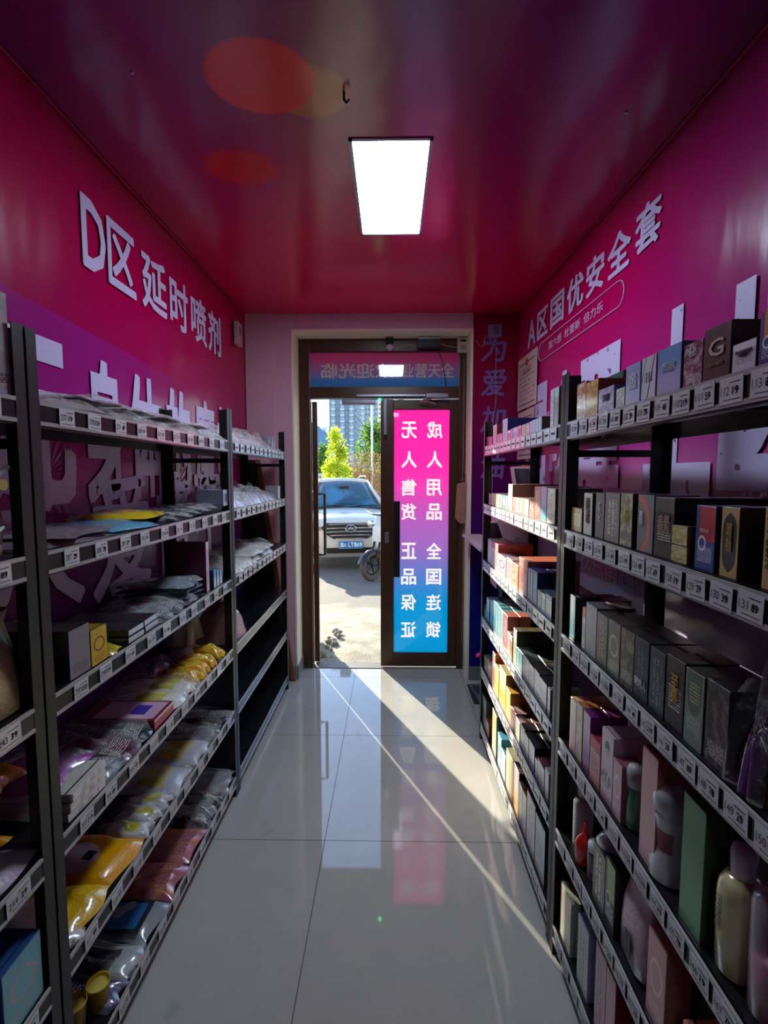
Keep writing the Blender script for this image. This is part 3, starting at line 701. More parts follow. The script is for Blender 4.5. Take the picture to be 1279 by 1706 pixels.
 (6, 2.38, 2.28, 0.21, 0.1, 1, 0.0, 'e8e090', 'g', 'f0e8c0', '303038', 'yellow-edged carton', ''),
 (6, 2.252, 2.174, 0.154, 0.15, 2, 0.0, 'c0dce8', 'b', 'd8ecf4', '3888a0', 'light blue carton with a teal side', ''),
 (6, 2.174, 2.09, 0.12, 0.1, 1, 0.0, 'f0f0ec', 'v', 'a0b0b0', '508090', 'white carton', ''),
 (6, 2.078, 2.016, 0.176, 0.13, 2, 0.0, 'ece8c8', 'v', 'a0986c', '8c8868', 'cream carton with a mottled top', ''),
 (6, 2.016, 1.948, 0.181, 0.13, 2, 0.0, 'f0e060', 'g', 'f0a850', '8c8868', 'yellow carton with a mottled top', ''),
 (6, 1.948, 1.86, 0.191, 0.12, 2, 0.0, 'f0c8c8', 'g', 'f0b050', '382838', 'white and orange carton', ''),
 (6, 1.86, 1.806, 0.164, 0.12, 2, 0.0, 'c8d8e0', 'v', '90a0b0', '503840', 'pale blue carton', ''),
 (6, 1.806, 1.754, 0.164, 0.12, 2, 0.0, 'd8e8dc', 'v', '88a898', '803028', 'mint-white carton with a red top', ''),
 (6, 1.746, 1.644, 0.207, 0.12, 2, 0.0, 'e0dccc', 'v', 'b0a898', '382048', 'cream carton with a purple top', ''),
 (6, 1.637, 1.533, 0.197, 0.12, 2, 0.0, 'd4dccc', 'b', 'e0e4d8', '103818', 'pale carton with a dark green top', ''),
]
BIG_CARTONS = [
 (1, 1.372, 1.308, 0.098, 0.07, 1, 0.0, 'c8743c', 'n', 'f0e8e0', '7a3a18', 'orange carton with a white curve', ''),
 (1, 1.308, 1.233, 0.091, 0.07, 1, 0.0, 'c8863c', 'n', 'e8c880', '7a3a18', 'gold-orange carton', ''),
 (1, 1.229, 1.144, 0.059, 0.06, 1, 0.0, 'cfc8dc', 'n', '9a6ab0', '5a3a78', 'lilac-white carton with house-shaped front', '薄'),
 (1, 1.418, 1.293, 0.123, 0.05, 1, 0.09, '1d5a48', 'p', '', '0e3a2c', 'dark green carton standing behind', ''),
 (1, 1.135, 1.092, 0.045, 0.05, 1, 0.0, 'c4ccb8', 'n', 'ffffff', '4a6a50', 'small silver-green carton', ''),
 (1, 1.092, 1.026, 0.086, 0.06, 1, 0.0, 'a8b0dc', 'g', 'c8c4e8', '6870a8', 'lilac-blue carton with bold characters', '幸福'),
 (1, 1.024, 0.967, 0.087, 0.05, 1, 0.0, 'dcd8e4', 'x', '2c2434', '9890a0', 'white carton with black brush strokes', ''),
 (1, 0.964, 0.885, 0.088, 0.09, 1, 0.0, '6c9cd4', 'g', 'b8b0d8', '2c4880', 'blue gradient carton with pale lettering', '润肤'),
 (1, 0.88, 0.825, 0.076, 0.07, 1, 0.0, '7c2444', 'n', 'd8b8c4', '481024', 'burgundy carton with a photo print', '秘'),
 (1, 0.825, 0.759, 0.086, 0.1, 1, 0.0, '4a2a26', 'p', '', '2a1512', 'large dark brown carton lettered G', 'G'),
 (1, 0.756, 0.705, 0.045, 0.05, 1, 0.0, 'd8d4e0', 'b', 'f0ecf4', '20182c', 'white round-cornered carton with black characters', '外用延时\n喷剂'),
 (1, 0.703, 0.658, 0.076, 0.08, 1, 0.0, '283078', 's', 'e07838', '181c48', 'blue carton with an orange patch', ''),
 (2, 1.387, 1.308, 0.066, 0.05, 1, 0.0, 'a88c50', 'm', 'd8c890', '6a5428', 'small tan gold carton', ''),
 (2, 1.299, 1.244, 0.111, 0.08, 1, 0.0, 'd8d8c8', 'p', '', '14100e', 'white carton with black vertical lettering', '延时湿巾'),
 (2, 1.226, 1.173, 0.114, 0.08, 1, 0.0, '3c3c3c', 'p', '', '141414', 'narrow dark grey carton with pale lettering', 'TROE'),
 (2, 1.17, 1.095, 0.117, 0.1, 1, 0.0, '848078', 'v', 'c8c8c0', '302c28', 'silver-grey wrapped carton', ''),
 (2, 1.092, 1.037, 0.118, 0.1, 1, 0.0, '8a8878', 'n', 'd8d090', '302c28', 'silver and gold wrapped carton', '劲'),
 (2, 1.016, 0.952, 0.118, 0.09, 1, 0.0, '7c7c84', 'a', 'e07850', '2c1c30', 'grey carton with an orange arc', '男用'),
 (2, 0.95, 0.884, 0.116, 0.17, 1, 0.0, '2e2420', 'b', '4a4038', '0c0808', 'bronze-black carton with pale characters', '金刚\n喷剂'),
 (2, 0.89, 0.841, 0.031, 0.06, 1, 0.0, 'c8b468', 'n', 'f0e8a8', '5a4818', 'small crinkled gold carton, lower of two', ''),
 (2, 0.822, 0.77, 0.108, 0.07, 1, 0.0, '16408c', 's', 'c82838', '0c2450', 'blue carton with a red upper panel', '爱廷玖'),
 (2, 0.76, 0.718, 0.11, 0.1, 1, 0.0, 'c8a860', 'o', '1c120c', '2c1610', 'gold carton with a black pointed oval', '印度\n神油'),
 (2, 0.673, 0.643, 0.115, 0.1, 1, 0.0, 'cba868', 'p', '', '3a2818', 'gold carton with black vertical characters', '古方神油'),
 (3, 1.376, 1.334, 0.125, 0.12, 1, 0.0, 'c8dce0', 'g', '70b8c0', '100c10', 'tall white-teal carton with a black side', ''),
 (3, 1.286, 1.262, 0.113, 0.08, 1, 0.0, 'e8dcc8', 'b', 'e87838', '807060', 'slim white carton with an orange top', ''),
 (3, 1.262, 1.193, 0.133, 0.08, 2, 0.0, 'a0a09c', 'p', '', '585858', 'plain silver-grey wrapped carton', ''),
 (3, 1.193, 1.131, 0.127, 0.08, 2, 0.0, '645850', 'v', 'a89888', '383028', 'brown-grey wrapped carton', ''),
 (3, 1.131, 1.067, 0.129, 0.08, 2, 0.0, '6c6c60', 'c', 'b8b8a0', '302c24', 'grey-green wrapped carton with a ring emblem', ''),
 (3, 1.067, 1.006, 0.129, 0.08, 2, 0.0, '38342c', 'n', '908058', '1c1814', 'dark wrapped carton with gold flecks', ''),
 (3, 1.006, 0.948, 0.13, 0.08, 2, 0.0, '182430', 'v', '40607c', '101418', 'dark blue carton lettered in white', '硬男人'),
 (3, 0.945, 0.889, 0.129, 0.08, 2, 0.0, '141c28', 'v', '506878', '0c1014', 'blue-black wrapped carton with fine lines', ''),
 (3, 0.887, 0.83, 0.136, 0.08, 2, 0.0, '2c1c1c', 'b', '4a3030', '140c0c', 'wine-black carton with gold letters', '至尊'),
 (3, 0.828, 0.776, 0.134, 0.08, 2, 0.0, '8a9488', 'q', 'c0c8b8', '2c2c28', 'light grey-green carton with a shield shape', ''),
 (3, 0.773, 0.717, 0.138, 0.1, 2, 0.0, '2c2224', 'n', '7c6868', '100c10', 'large dark carton with a pale streak', ''),
 (4, 1.35, 1.303, 0.151, 0.07, 2, 0.0, 'ecd8a8', 'g', 'e8b0b8', 'c09070', 'cream and pink carton', ''),
 (4, 1.303, 1.26, 0.159, 0.07, 2, 0.0, 'e8d8c8', 'n', 'e0a050', 'b07048', 'cream-gold carton', ''),
 (4, 1.256, 1.208, 0.16, 0.07, 2, 0.0, 'c89ac8', 'g', '7c2880', '6a1868', 'purple carton with a pale print', ''),
 (4, 1.208, 1.146, 0.119, 0.06, 1, 0.0, 'd88890', 'b', 'c02848', 'a02040', 'pink carton with a red top', ''),
 (4, 1.142, 1.08, 0.175, 0.09, 1, 0.0, 'dccfd4', 'f', 'c8909c', 'b89aa4', 'white carton printed with a portrait and leaf', ''),
 (4, 1.08, 1.035, 0.135, 0.05, 1, 0.0, 'd8a8b0', 'c', 'f0d8dc', '8a4854', 'narrow pink carton', ''),
 (4, 0.957, 0.897, 0.236, 0.13, 1, 0.0, 'dca4a4', 'g', 'e0b0b0', 'a85850', 'large pink wrapped carton', ''),
 (4, 0.817, 0.754, 0.233, 0.09, 1, 0.0, '3e7c50', 'g', '60a070', '1c3c1c', 'green wrapped carton', ''),
 (5, 1.165, 1.098, 0.152, 0.06, 1, 0.0, '8c8478', 'v', 'e0dcd0', '0c1420', 'dark-sided carton behind the capped bottles', ''),
 (5, 1.098, 1.047, 0.167, 0.05, 1, 0.0, '28382c', 's', 'a8b860', '141820', 'dark green-black carton with a lime patch', ''),
 (5, 0.905, 0.84, 0.18, 0.05, 1, 0.0, 'dca8a0', 'c', 'f0d0d0', '9c6058', 'upright salmon pink carton with a small seal', ''),
 (6, 1.38, 1.295, 0.166, 0.03, 1, 0.0, 'f0d8c0', 'g', 'f0ecd0', 'a0a890', 'peach-cream carton with a ring hole', ''),
 (6, 1.245, 1.174, 0.194, 0.06, 1, 0.0, 'c8ccc4', 'v', '889088', '8894a8', 'grey-white carton with a blue-grey top', ''),
 (6, 1.132, 1.072, 0.23, 0.05, 1, 0.0, 'd0a8b0', 'v', 'a87880', 'b888a0', 'pale pink carton with a lilac top', ''),
 (6, 1.072, 1.024, 0.23, 0.07, 1, 0.0, 'd8a8b0', 'p', '', '8c1838', 'pink-fronted carton with a crimson top', ''),
]

# ------------------------------------------------------------------ shelving racks
ZS = [1.65, 1.34, 1.03, .71, .42, .10]
SHELF = ['top', 'second', 'third', 'fourth', 'fifth', 'bottom']
M_post = NT('black_powder_coat'); M_post.set(col='161614', rough=.45, metal=.1, coat=.2, crough=.3); M_post = M_post.m
M_shelf = NT('black_shelf_sheet'); M_shelf.set(col='141418', rough=.3, coat=.3, crough=.2); M_shelf = M_shelf.m
M_rail = flat('clear_label_rail', 'b4b0b0', .25, 0, .6); M_railback = flat('rail_back', '0a0a0c', .3)
M_tag = flat('tag_paper', 'd4d2d4', .4, 0, .5); M_ink = flat('tag_ink', '30303c', .6)
TAGS = {}
def tag_mesh(txt, w, h):
    """paper ticket with printed numbers, lying in the plane x=0 and facing -x"""
    key = (txt, w, h)
    if key in TAGS: return TAGS[key]
    m = MB(); m.box(-.0008, 0, -w/2, w/2, -h/2, h/2)
    if txt:
        for body, yc, zc, ww, hh in ((txt[0], w*.24, 0, w*.36, h*.34), (txt[1], -w*.2, -h*.02, w*.13*len(txt[1]), h*.32)):
            src = text_mesh(body, 0. if body == txt[0] else .02)
            vs = [(-.0014, yc-v.co.x*ww, zc+v.co.y*hh) for v in src.vertices]
            m.add(vs, [tuple(p.vertices) for p in src.polygons], 1)
        m.box(-.0014, -.0008, -w*.4, w*.05, h*.28, h*.31, 1); m.box(-.0014, -.0008, -w*.42, w*.3, -h*.36, -h*.335, 1)
    else:
        m.box(-.0014, -.0008, -w*.3, w*.3, -h*.08, h*.1, 1)
    me = bpy.data.meshes.new('price_tag'); me.from_pydata(m.v, [], m.f)
    me.materials.append(M_tag); me.materials.append(M_ink)
    for p, mi in zip(me.polygons, m.mi): p.material_index = mi
    TAGS[key] = me
    return me
def rack(name, side, y0, y1, posts, label, ntags, first, text=True, tags=(1,)*6, jit=.0, tw=.052):
    """side -1 left, +1 right. local x: 0 at the aisle front, growing into the rack; local y along the aisle"""
    xf = .505 if side > 0 else -.72
    r = empty(name, (xf, (y0+y1)/2, 0), 0 if side > 0 else PI)
    tag(r, label, 'shelving rack', 'black steel shelving racks')
    L = (y1-y0)/2; D = .30; PW = .03; PD = .045; T = .0025
    rnd = random.Random(int(first*7+ntags))
    for s in posts:                                   # s=+1 / -1 : end at local +y / -y
        for fx in (0, 1):
            m = MB(); x0 = 0 if fx == 0 else D-PD
            ya, yb = (s*L-s*PW, s*L); ya, yb = min(ya, yb), max(ya, yb)
            xo = x0 if fx == 0 else D
            m.box(min(xo, xo+(T if fx == 0 else -T)), max(xo, xo+(T if fx == 0 else -T)), ya, yb, 0, 1.79)
            ye = s*L
            m.box(x0, x0+PD, min(ye, ye-s*T), max(ye, ye-s*T), 0, 1.785)
            m.box(x0-.001, x0+PD+.001, ya-.001, yb+.001, -.0, .012)           # foot cap
            for k in range(30):                                               # slots
                z = .08+k*.056
                m.box(x0+PD*.45, x0+PD*.6, ye-s*T*1.02-(.0003 if s > 0 else 0), ye+(.0003 if s < 0 else 0)-s*T*1.02+.0003, z, z+.02, 1)
            m.build('post', [M_post, flat('slot_shadow', '050506', .6)], r, bevel=.0)
        for z in (.3, 1.55):
            m = MB(); m.box(.01, D-.01, s*L-s*.006-.003, s*L-s*.006+.003, z, z+.02); m.build('end_brace', M_post, r)
    for i, z in enumerate(ZS):
        m = MB(); a, b = -L+PW*.2, L-PW*.2
        m.box(.004, D-.004, a, b, z-.004, z)                                  # deck
        m.box(.004, .0065, a, b, z-.052, z); m.box(.004, .02, a, b, z-.054, z-.051)   # front lip
        m.box(D-.007, D-.004, a, b, z-.05, z)
        for k in (-.33, 0, .33): m.box(.02, D-.02, k*L-.012, k*L+.012, z-.018, z-.004)
        sh = m.build('shelf', M_shelf, r)
        if not tags[i]: 
            m = MB(); m.box(0, .004, a+.02, b-.02, z-.05, z-.046); m.box(0, .004, a+.02, b-.02, z-.005, z-.001); m.build('label_rail', M_rail, sh); continue
        m = MB(); m.box(.001, .004, a+.024, b-.024, z-.046, z-.004)
        m.box(-.001, .004, a+.024, b-.024, z-.050, z-.042, 1); m.box(-.001, .004, a+.024, b-.024, z-.009, z-.001, 1)
        m.build('label_rail', [M_railback, M_rail], sh)
        n = ntags
        order = 1 if side < 0 else -1            # numbers grow away from the door on the right, towards it on the left
        for k in range(n):
            # local y of the tag; right rack local = world, left rack is turned round
            yw = -L+.05+(2*L-.1)*(k+.5)/n+rnd.uniform(-jit, jit)
            num = first+i*n+(n-1-k)
            txt = (str(num), str(rnd.choice((19, 29, 39, 49, 59, 69, 78, 89, 119, 159, 219, 259)))) if text else None
            o = link('price_tag', tag_mesh(txt, tw, .039), sh, (-.0014, yw, z-.0255+rnd.uniform(-.0015, .001)))
            o.rotation_euler = (rnd.uniform(-.05, .05), 0, 0)
    return r
# right side
rack('shelving_rack', 1, 1.43, 2.66, (-1, 1), 'black steel rack full of small cartons, beside the certificates and the door', 16, 1, False, jit=.004, tw=.06)
rack('shelving_rack', 1, .22, 1.43, (-1, 1), 'black steel rack of big cartons and bottles under the large A lettering', 18, 102, True, jit=.004, tw=.049)
# left side
rack('shelving_rack', -1, -.2, .953, (-1, 1), 'black steel rack cut by the picture edge, holding gift bags', 11, 211, True, tw=.06)
rack('shelving_rack', -1, .955, 2.146, (-1, 1), 'black steel rack of flat pouches under the D lettering, between two others', 10, 277, True, jit=.008, tw=.05)
rack('shelving_rack', -1, 2.148, 3.27, (-1, 1), 'black steel rack half empty, against the plaster wall by the open door', 12, 361, False, (1, 1, 1, 0, 0, 0) if 0 else (1, 1, 1, 0, 0, 0), jit=.012)

# ------------------------------------------------------------------ goods: registry that gives every thing its own label
REG = []
RK = {'E': 'the door-side carton rack', 'D': 'the big-carton rack', 'B': 'the pouch rack', 'C': 'the half-empty rack', 'A': 'the gift-bag rack'}
def reg(o, look, cat, rackkey, shelf, y, deep=0, group=None):
    REG.append([o, look, cat, rackkey, shelf, y, deep, group])
ORD = ['first', 'second', 'third', 'fourth', 'fifth', 'sixth', 'seventh', 'eighth', 'ninth', 'tenth']
def finish_labels():
    by = {}
    for e in REG: by.setdefault((e[1], e[3], e[4]), []).append(e)
    for (look, rk, sh), es in by.items():
        ys = sorted({round(e[5], 3) for e in es}, reverse=True)
        deeps = max(e[6] for e in es) > 0
        for e in es:
            where = 'on the %s shelf of %s' % (SHELF[sh-1], RK[rk])
            pre = look
            if deeps: pre += ', front one' if e[6] == 0 else ', one behind'
            if len(ys) > 1: pre += ', ' + ORD[ys.index(round(e[5], 3))] + ' from the door'
            if len((pre+' '+where).split()) > 16: where = '%s shelf of %s' % (SHELF[sh-1], RK[rk])
            if len((pre+' '+where).split()) > 16: pre = pre.replace(', front one', ' in front').replace(', one behind', ' behind').replace(' from the door', ' from door'); where = '%s shelf, %s' % (SHELF[sh-1], RK[rk].replace('the ', ''))
            e[0]['label'] = pre+' '+where
            e[0]['category'] = e[2]
            e[0]['group'] = e[7] or '%s on the %s shelf of %s' % (e[2]+('es' if e[2].endswith('x') or e[2].endswith('ch') else 's'), SHELF[sh-1], RK[rk])

def carton(w, d, h, front, side, flap=True):
    """local: front face at x=0 looking to -x, width along y, stands on z=0"""
    m = MB(); b = .0012
    m.add([(0,-w/2,0),(d,-w/2,0),(d,w/2,0),(0,w/2,0),(0,-w/2,h),(d,-w/2,h),(d,w/2,h),(0,w/2,h)],
          [(0,3,2,1),(4,5,6,7),(0,1,5,4),(1,2,6,5),(2,3,7,6)], 1)
    # front face, u from +y to -y
    m.add([(0,w/2,0),(0,-w/2,0),(0,-w/2,h),(0,w/2,h)], [(0,1,2,3)], 0, [[(0,0),(1,0),(1,1),(0,1)]])
    # tuck flap seam on the lid
    if flap: m.box(d*.08, d*.1, -w/2+.001, w/2-.001, h, h+.0006, 2)
    me = bpy.data.meshes.new('carton')
    me.from_pydata(m.v, [], m.f)
    for mm in (front, side, flat('carton_edge', '201c1c', .6)): me.materials.append(mm)
    uvl = me.uv_layers.new(name='UVMap')
    for p in me.polygons:
        p.material_index = m.mi[p.index]; q = m.uv.get(p.index)
        for k, li in enumerate(p.loop_indices): uvl.data[li].uv = q[k] if q else (.02, .02)
    bm = bmesh.new(); bm.from_mesh(me)
    bmesh.ops.remove_doubles(bm, verts=[v for v in bm.verts], dist=1e-6)
    es = [e for e in bm.edges if len(e.link_faces) == 2 and e.calc_face_angle(0) > 1 and max(f.material_index for f in e.link_faces) < 2]
    bmesh.ops.bevel(bm, geom=es, offset=min(b, w*.05), segments=1, affect='EDGES', material=1)
    bm.to_mesh(me); bm.free()
    return me
LETTER_COL = {'G': 'c8b8a8', '薄': '4c3c5c', '幸福': 'eceaf6', '润肤': 'd4dcf0', '秘': 'f0d8e0', '外用延时\n喷剂': '1c1a24', '延时湿巾': '101010', 'TROE': 'd8d8d4', '劲': 'e0c850', '男用': 'f4f0f0',
              '金刚\n喷剂': 'c8b098', '爱廷玖': 'f0c8c8', '印度\n神油': 'd0b068', '古方神油': '18120c', '硬男人': 'e4e8ec', '至尊': 'c8a040'}
VERT = {'延时湿巾', '古方神油', '男用', '幸福', '秘', '至尊', 'TROE', '薄'}
def place_cartons(table, rk, xf):
    rnd = random.Random(5)
    for (sh, ya, yb, h, d, n, dx, base, style, acc, side, look, txt) in table:
        w = ya-yb-.0015; yc = (ya+yb)/2
        d = min(d, .27)
        if n > 1: d = min(d, (.075 if d > .09 else .046) if rk == 'D' else .05)
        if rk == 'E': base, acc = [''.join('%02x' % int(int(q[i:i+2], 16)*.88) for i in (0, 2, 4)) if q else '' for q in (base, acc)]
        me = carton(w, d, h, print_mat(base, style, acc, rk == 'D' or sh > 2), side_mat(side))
        proto = None
        for k in range(n):
            loc = (xf+dx+k*(d+.004), yc+rnd.uniform(-.0004, .0004), ZS[sh-1])
            o = link('carton', me, None, loc, 0)
            o.rotation_euler.z = rnd.uniform(-.012, .012) if k == 0 else 0
            if txt:
                col = flat('ink_'+LETTER_COL[txt], LETTER_COL[txt], .4)
                v = txt in VERT
                cw = {'G': .55, '外用延时\n喷剂': .7, '硬男人': .8, '爱廷玖': .5, '金刚\n喷剂': .55, '印度\n神油': .3, '至尊': .4, 'TROE': .35, '延时湿巾': .5, '古方神油': .62, '薄': .5, '幸福': .6, '润肤': .6, '秘': .45, '劲': .5, '男用': .22}[txt]
                ch = {'G': .32, '外用延时\n喷剂': .22, '硬男人': .14, '爱廷玖': .07, '金刚\n喷剂': .28, '印度\n神油': .42, '至尊': .4, 'TROE': .4, '延时湿巾': .62, '古方神油': .66, '薄': .3, '幸福': .42, '润肤': .2, '秘': .2, '劲': .24, '男用': .26}[txt]
                cz = {'G': .6, '硬男人': .28, '爱廷玖': .62, '外用延时\n喷剂': .62, '秘': .78}.get(txt, .58)
                cy = {'男用': .25}.get(txt, 0)*w
                text_at(txt, col, (-.0007, cy, h*cz), (0, -1, 0), (0, 0, 1), w*cw, h*ch, .015, parent=o, vert=v)
                if txt == 'G':
                    text_at('男士喷剂', flat('gold_ink', 'b89858', .4), (-.0007, 0, h*.3), (0, -1, 0), (0, 0, 1), w*.5, h*.07, .01, parent=o)
            reg(o, look, 'carton', rk, sh, yc, k)
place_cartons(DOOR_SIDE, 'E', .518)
place_cartons(BIG_CARTONS, 'D', .518)
# upper of the two stacked gold cartons
def box_at(look, rk, sh, xfront, yc, zoff, w, d, h, base, style, acc, side, rotz=0., cat='carton', left=False, name='carton'):
    me = carton(w, d, h, print_mat(base, style, acc, True), side_mat(side))
    o = link(name, me, None, (xfront, yc, ZS[sh-1]+zoff), (PI if left else 0)+rotz)
    reg(o, look, cat, rk, sh, yc); return o
r_ = [e for e in BIG_CARTONS if 'lower of two' in e[11]][0]
box_at('small crinkled gold carton, stacked on its twin', 'D', 2, .518, (r_[1]+r_[2])/2+.001, r_[3]+.001, r_[1]-r_[2]-.002, .06, .036, 'c8b468', 'n', 'f0e8a8', '5a4818')
# cartons behind the first row of the door-side rack
box_at('navy carton standing behind the pink ones', 'E', 1, .66, 2.02, 0, .13, .12, .115, '1c2060', 'p', '', '141848')
box_at('wine carton behind the slim pink ones', 'E', 1, .64, 2.42, 0, .12, .14, .1, '6c2030', 'p', '', '58202c')
box_at('purple carton behind the white-teal one', 'D', 3, .585, 1.325, 0, .06, .07, .125, '3c1c50', 'v', '806898', '2c1440')
box_at('small red carton at the back', 'D', 1, .6, 1.175, 0, .03, .07, .1, 'a82830', 'p', '', '6c1820')

# bottles ------------------------------------------------------------
def glassy(name, col, alpha=.35, rough=.08):
    if name in CACHE: return CACHE[name]
    t = NT(name); t.set(col=col, rough=rough, coat=1., crough=.03)
    tr = t.new('ShaderNodeBsdfTransparent'); tr.inputs[0].default_value = tuple(.25+.75*c for c in lin(col)[:3])+(1,)
    mx = t.new('ShaderNodeMixShader'); mx.inputs[0].default_value = alpha
    lw = t.new('ShaderNodeLayerWeight'); lw.inputs[0].default_value = .35
    f = t.math('ADD', t.math('MULTIPLY', lw.outputs['Facing'], .6), alpha)
    t.l.new(t.math('MINIMUM', f, 1.0), mx.inputs[0])
    t.l.new(tr.outputs[0], mx.inputs[1]); t.l.new(t.b.outputs[0], mx.inputs[2]); t.l.new(mx.outputs[0], t.out.inputs[0])
    o = t.new('ShaderNodeTexCoord').outputs['Object']
    t.bump(t.noise(o, 30, 3, .6), .1, .003)
    CACHE[name] = t.m
    return t.m
def crinkle_clear(name='crinkled_clear_film', a=.05, tint='ffffff'):
    if name in CACHE: return CACHE[name]
    t = NT(name)
    o = t.new('ShaderNodeTexCoord').outputs['Object']
    n = t.noise(t.vscale(o, (1, 1, 1)), 40, 5, .7)
    t.set(col=tint, rough=.12, spec=.8)
    t.bump(n, .9, .01)
    tr = t.new('ShaderNodeBsdfTransparent'); mx = t.new('ShaderNodeMixShader')
    lw = t.new('ShaderNodeLayerWeight'); lw.inputs[0].default_value = .3
    t.l.new(t.math('MINIMUM', t.math('ADD', t.math('MULTIPLY', t.mapr(n, .52, .72), .32), t.math('ADD', t.math('MULTIPLY', lw.outputs['Facing'], .25), a)), 1.0), mx.inputs[0])
    t.l.new(tr.outputs[0], mx.inputs[1]); t.l.new(t.b.outputs[0], mx.inputs[2]); t.l.new(mx.outputs[0], t.out.inputs[0])
    CACHE[name] = t.m
    return t.m
def bottle(look, rk, sh, x, y, body, bmat, cap=None, cmat=None, label=None, lmat=None, sx=1., sy=1., name='bottle', rot=0., extra=None, txt=None):
    r = empty(name, (x, y, ZS[sh-1]), rot)
    MB().lathe(body, n=28, sx=sx, sy=sy).build('bottle_body', bmat, r, smooth=True)
    if cap: MB().lathe(cap, n=24, sx=sx, sy=sy).build('cap', cmat, r, smooth=True)
    if label: MB().lathe(label, n=16, sx=sx, sy=sy, a0=PI*.62, a1=PI*1.38).build('product_label', lmat, r, smooth=True)
    if extra: extra(r)
    reg(r, look, 'bottle', rk, sh, y)
    return r
M_wcap = flat('milky_plastic', 'd8dce0', .2, 0, .6)
bottle('slim bottle of green gel with a clear domed cap', 'D', 4, .548, 1.027, [(0, 0), (.020, 0), (.0225, .008), (.0215, .05), (.019, .082), (.0195, .098), (0, .098)], flat('green_gel', '4c9c78', .15, 0, 1),
       [(.0185, .098), (.0225, .1), (.0225, .132), (.018, .143), (.006, .147), (0, .147)], glassy('clear_cap', 'dce4e8', .45))
bottle('white hourglass bottle with a crimson label', 'D', 4, .548, .897, [(0, 0), (.034, 0), (.037, .006), (.0345, .03), (.0265, .058), (.0255, .08), (.0285, .105), (.031, .128), (.026, .137), (0, .137)], flat('white_gloss', 'd8dcdc', .15, 0, 1),
       [(.027, .137), (.0335, .139), (.0335, .163), (.028, .180), (.014, .188), (0, .19)], glassy('clear_cap', 'dce4e8', .45),
       [(.0272, .062), (.0263, .08), (.0293, .104)], print_mat('8c1838', 'p', ''))
bottle('tall cream-yellow bottle with a milky cap and script', 'D', 4, .552, .715, [(0, 0), (.027, 0), (.031, .006), (.033, .09), (.033, .13), (.030, .148), (.021, .162), (0, .162)], flat('cream_liquid', 'd4cc98', .2, 0, 1),
       [(.0165, .162), (.017, .164), (.0185, .198), (.016, .208), (.008, .213), (0, .213)], M_wcap,
       extra=lambda r: text_at('润滑', flat('script_ink', '3c3c30', .4), (-.0335, .004, .1), (0, -1, 0), (0, 0, 1), .016, .06, .0, parent=r, vert=True))
def liquid(r):
    MB().lathe([(0, .004), (.033, .004), (.035, .01), (.0365, .062), (.036, .088), (0, .088)], n=28).build('purple_liquid', print_mat('b0287c', 'g', 'd08898', False), r, smooth=True)
    MB().lathe([(0, .092), (.012, .092), (.013, .13), (.0175, .145), (.016, .165), (.008, .172), (0, .172)], n=20).build('inner_pump', flat('frosted_pump', 'b0a8b0', .3), r, smooth=True)
bottle('clear cup with magenta liquid and a frosted pump inside', 'D', 4, .565, .648, [(0, 0), (.036, 0), (.0385, .006), (.040, .09), (.040, .165), (.036, .18), (.015, .187), (0, .188)], glassy('clear_shell', 'e8dce4', .1),
       extra=liquid)
box_at('black carton with a wavy gold outline', 'D', 4, .52, .575, 0, .055, .08, .185, '14140f', 'o', '28261c', '0c0c0a')
bottle('tall clear capped bottle standing behind the red one', 'D', 5, .56, 1.335, [(0, 0), (.026, 0), (.028, .006), (.028, .13), (.024, .142), (.014, .15), (0, .15)], glassy('clear_shell2', 'd0d4dc', .35),
       [(.014, .15), (.018, .151), (.018, .176), (.012, .181), (0, .181)], M_wcap)
o = bottle('short bright red squeeze bottle with a pointed tip', 'D', 5, .538, 1.268, [(0, 0), (.021, 0), (.025, .008), (.025, .058), (.018, .072), (.006, .086), (.003, .115), (0, .116)], flat('red_gloss', 'd01818', .2, 0, 1))
bottle('small white-capped bottle beside the red one', 'D', 5, .55, 1.215, [(0, 0), (.022, 0), (.024, .006), (.024, .07), (.02, .078), (0, .078)], flat('frosted_plum', '786468', .25, 0, .6),
       [(.021, .078), (.024, .08), (.023, .098), (.01, .104), (0, .104)], M_wcap)
bottle('large bottle with a wide milky cap and plum body', 'D', 5, .555, 1.15, [(0, 0), (.030, 0), (.033, .006), (.033, .12), (.03, .13), (0, .13)], flat('plum_body', '6c5060', .25, 0, .7),
       [(.031, .13), (.036, .132), (.035, .155), (.024, .170), (.014, .174), (.013, .183), (0, .184)], M_wcap,
       [(.0336, .03), (.0336, .09)], print_mat('9c8868', 'n', '584838'))
bottle('dark red-capped bottle at the back', 'D', 5, .66, 1.15, [(0, 0), (.028, 0), (.028, .1), (.02, .11), (0, .11)], flat('black_gloss', '141014', .2, 0, .8), [(.02, .11), (.026, .112), (.026, .15), (.01, .156), (0, .156)], flat('red_gloss', 'd01818', .2, 0, 1))
# row of dark clear containers at the back of the second shelf, door side
for k in range(4):
    bottle('small clear dark-lidded container at the back', 'E', 2, .70, 2.46-k*.06, [(0, 0), (.024, 0), (.026, .07), (0, .07)], glassy('smoke_clear', '58586c', .5), [(.024, .07), (.027, .071), (.027, .088), (0, .09)], M_black)

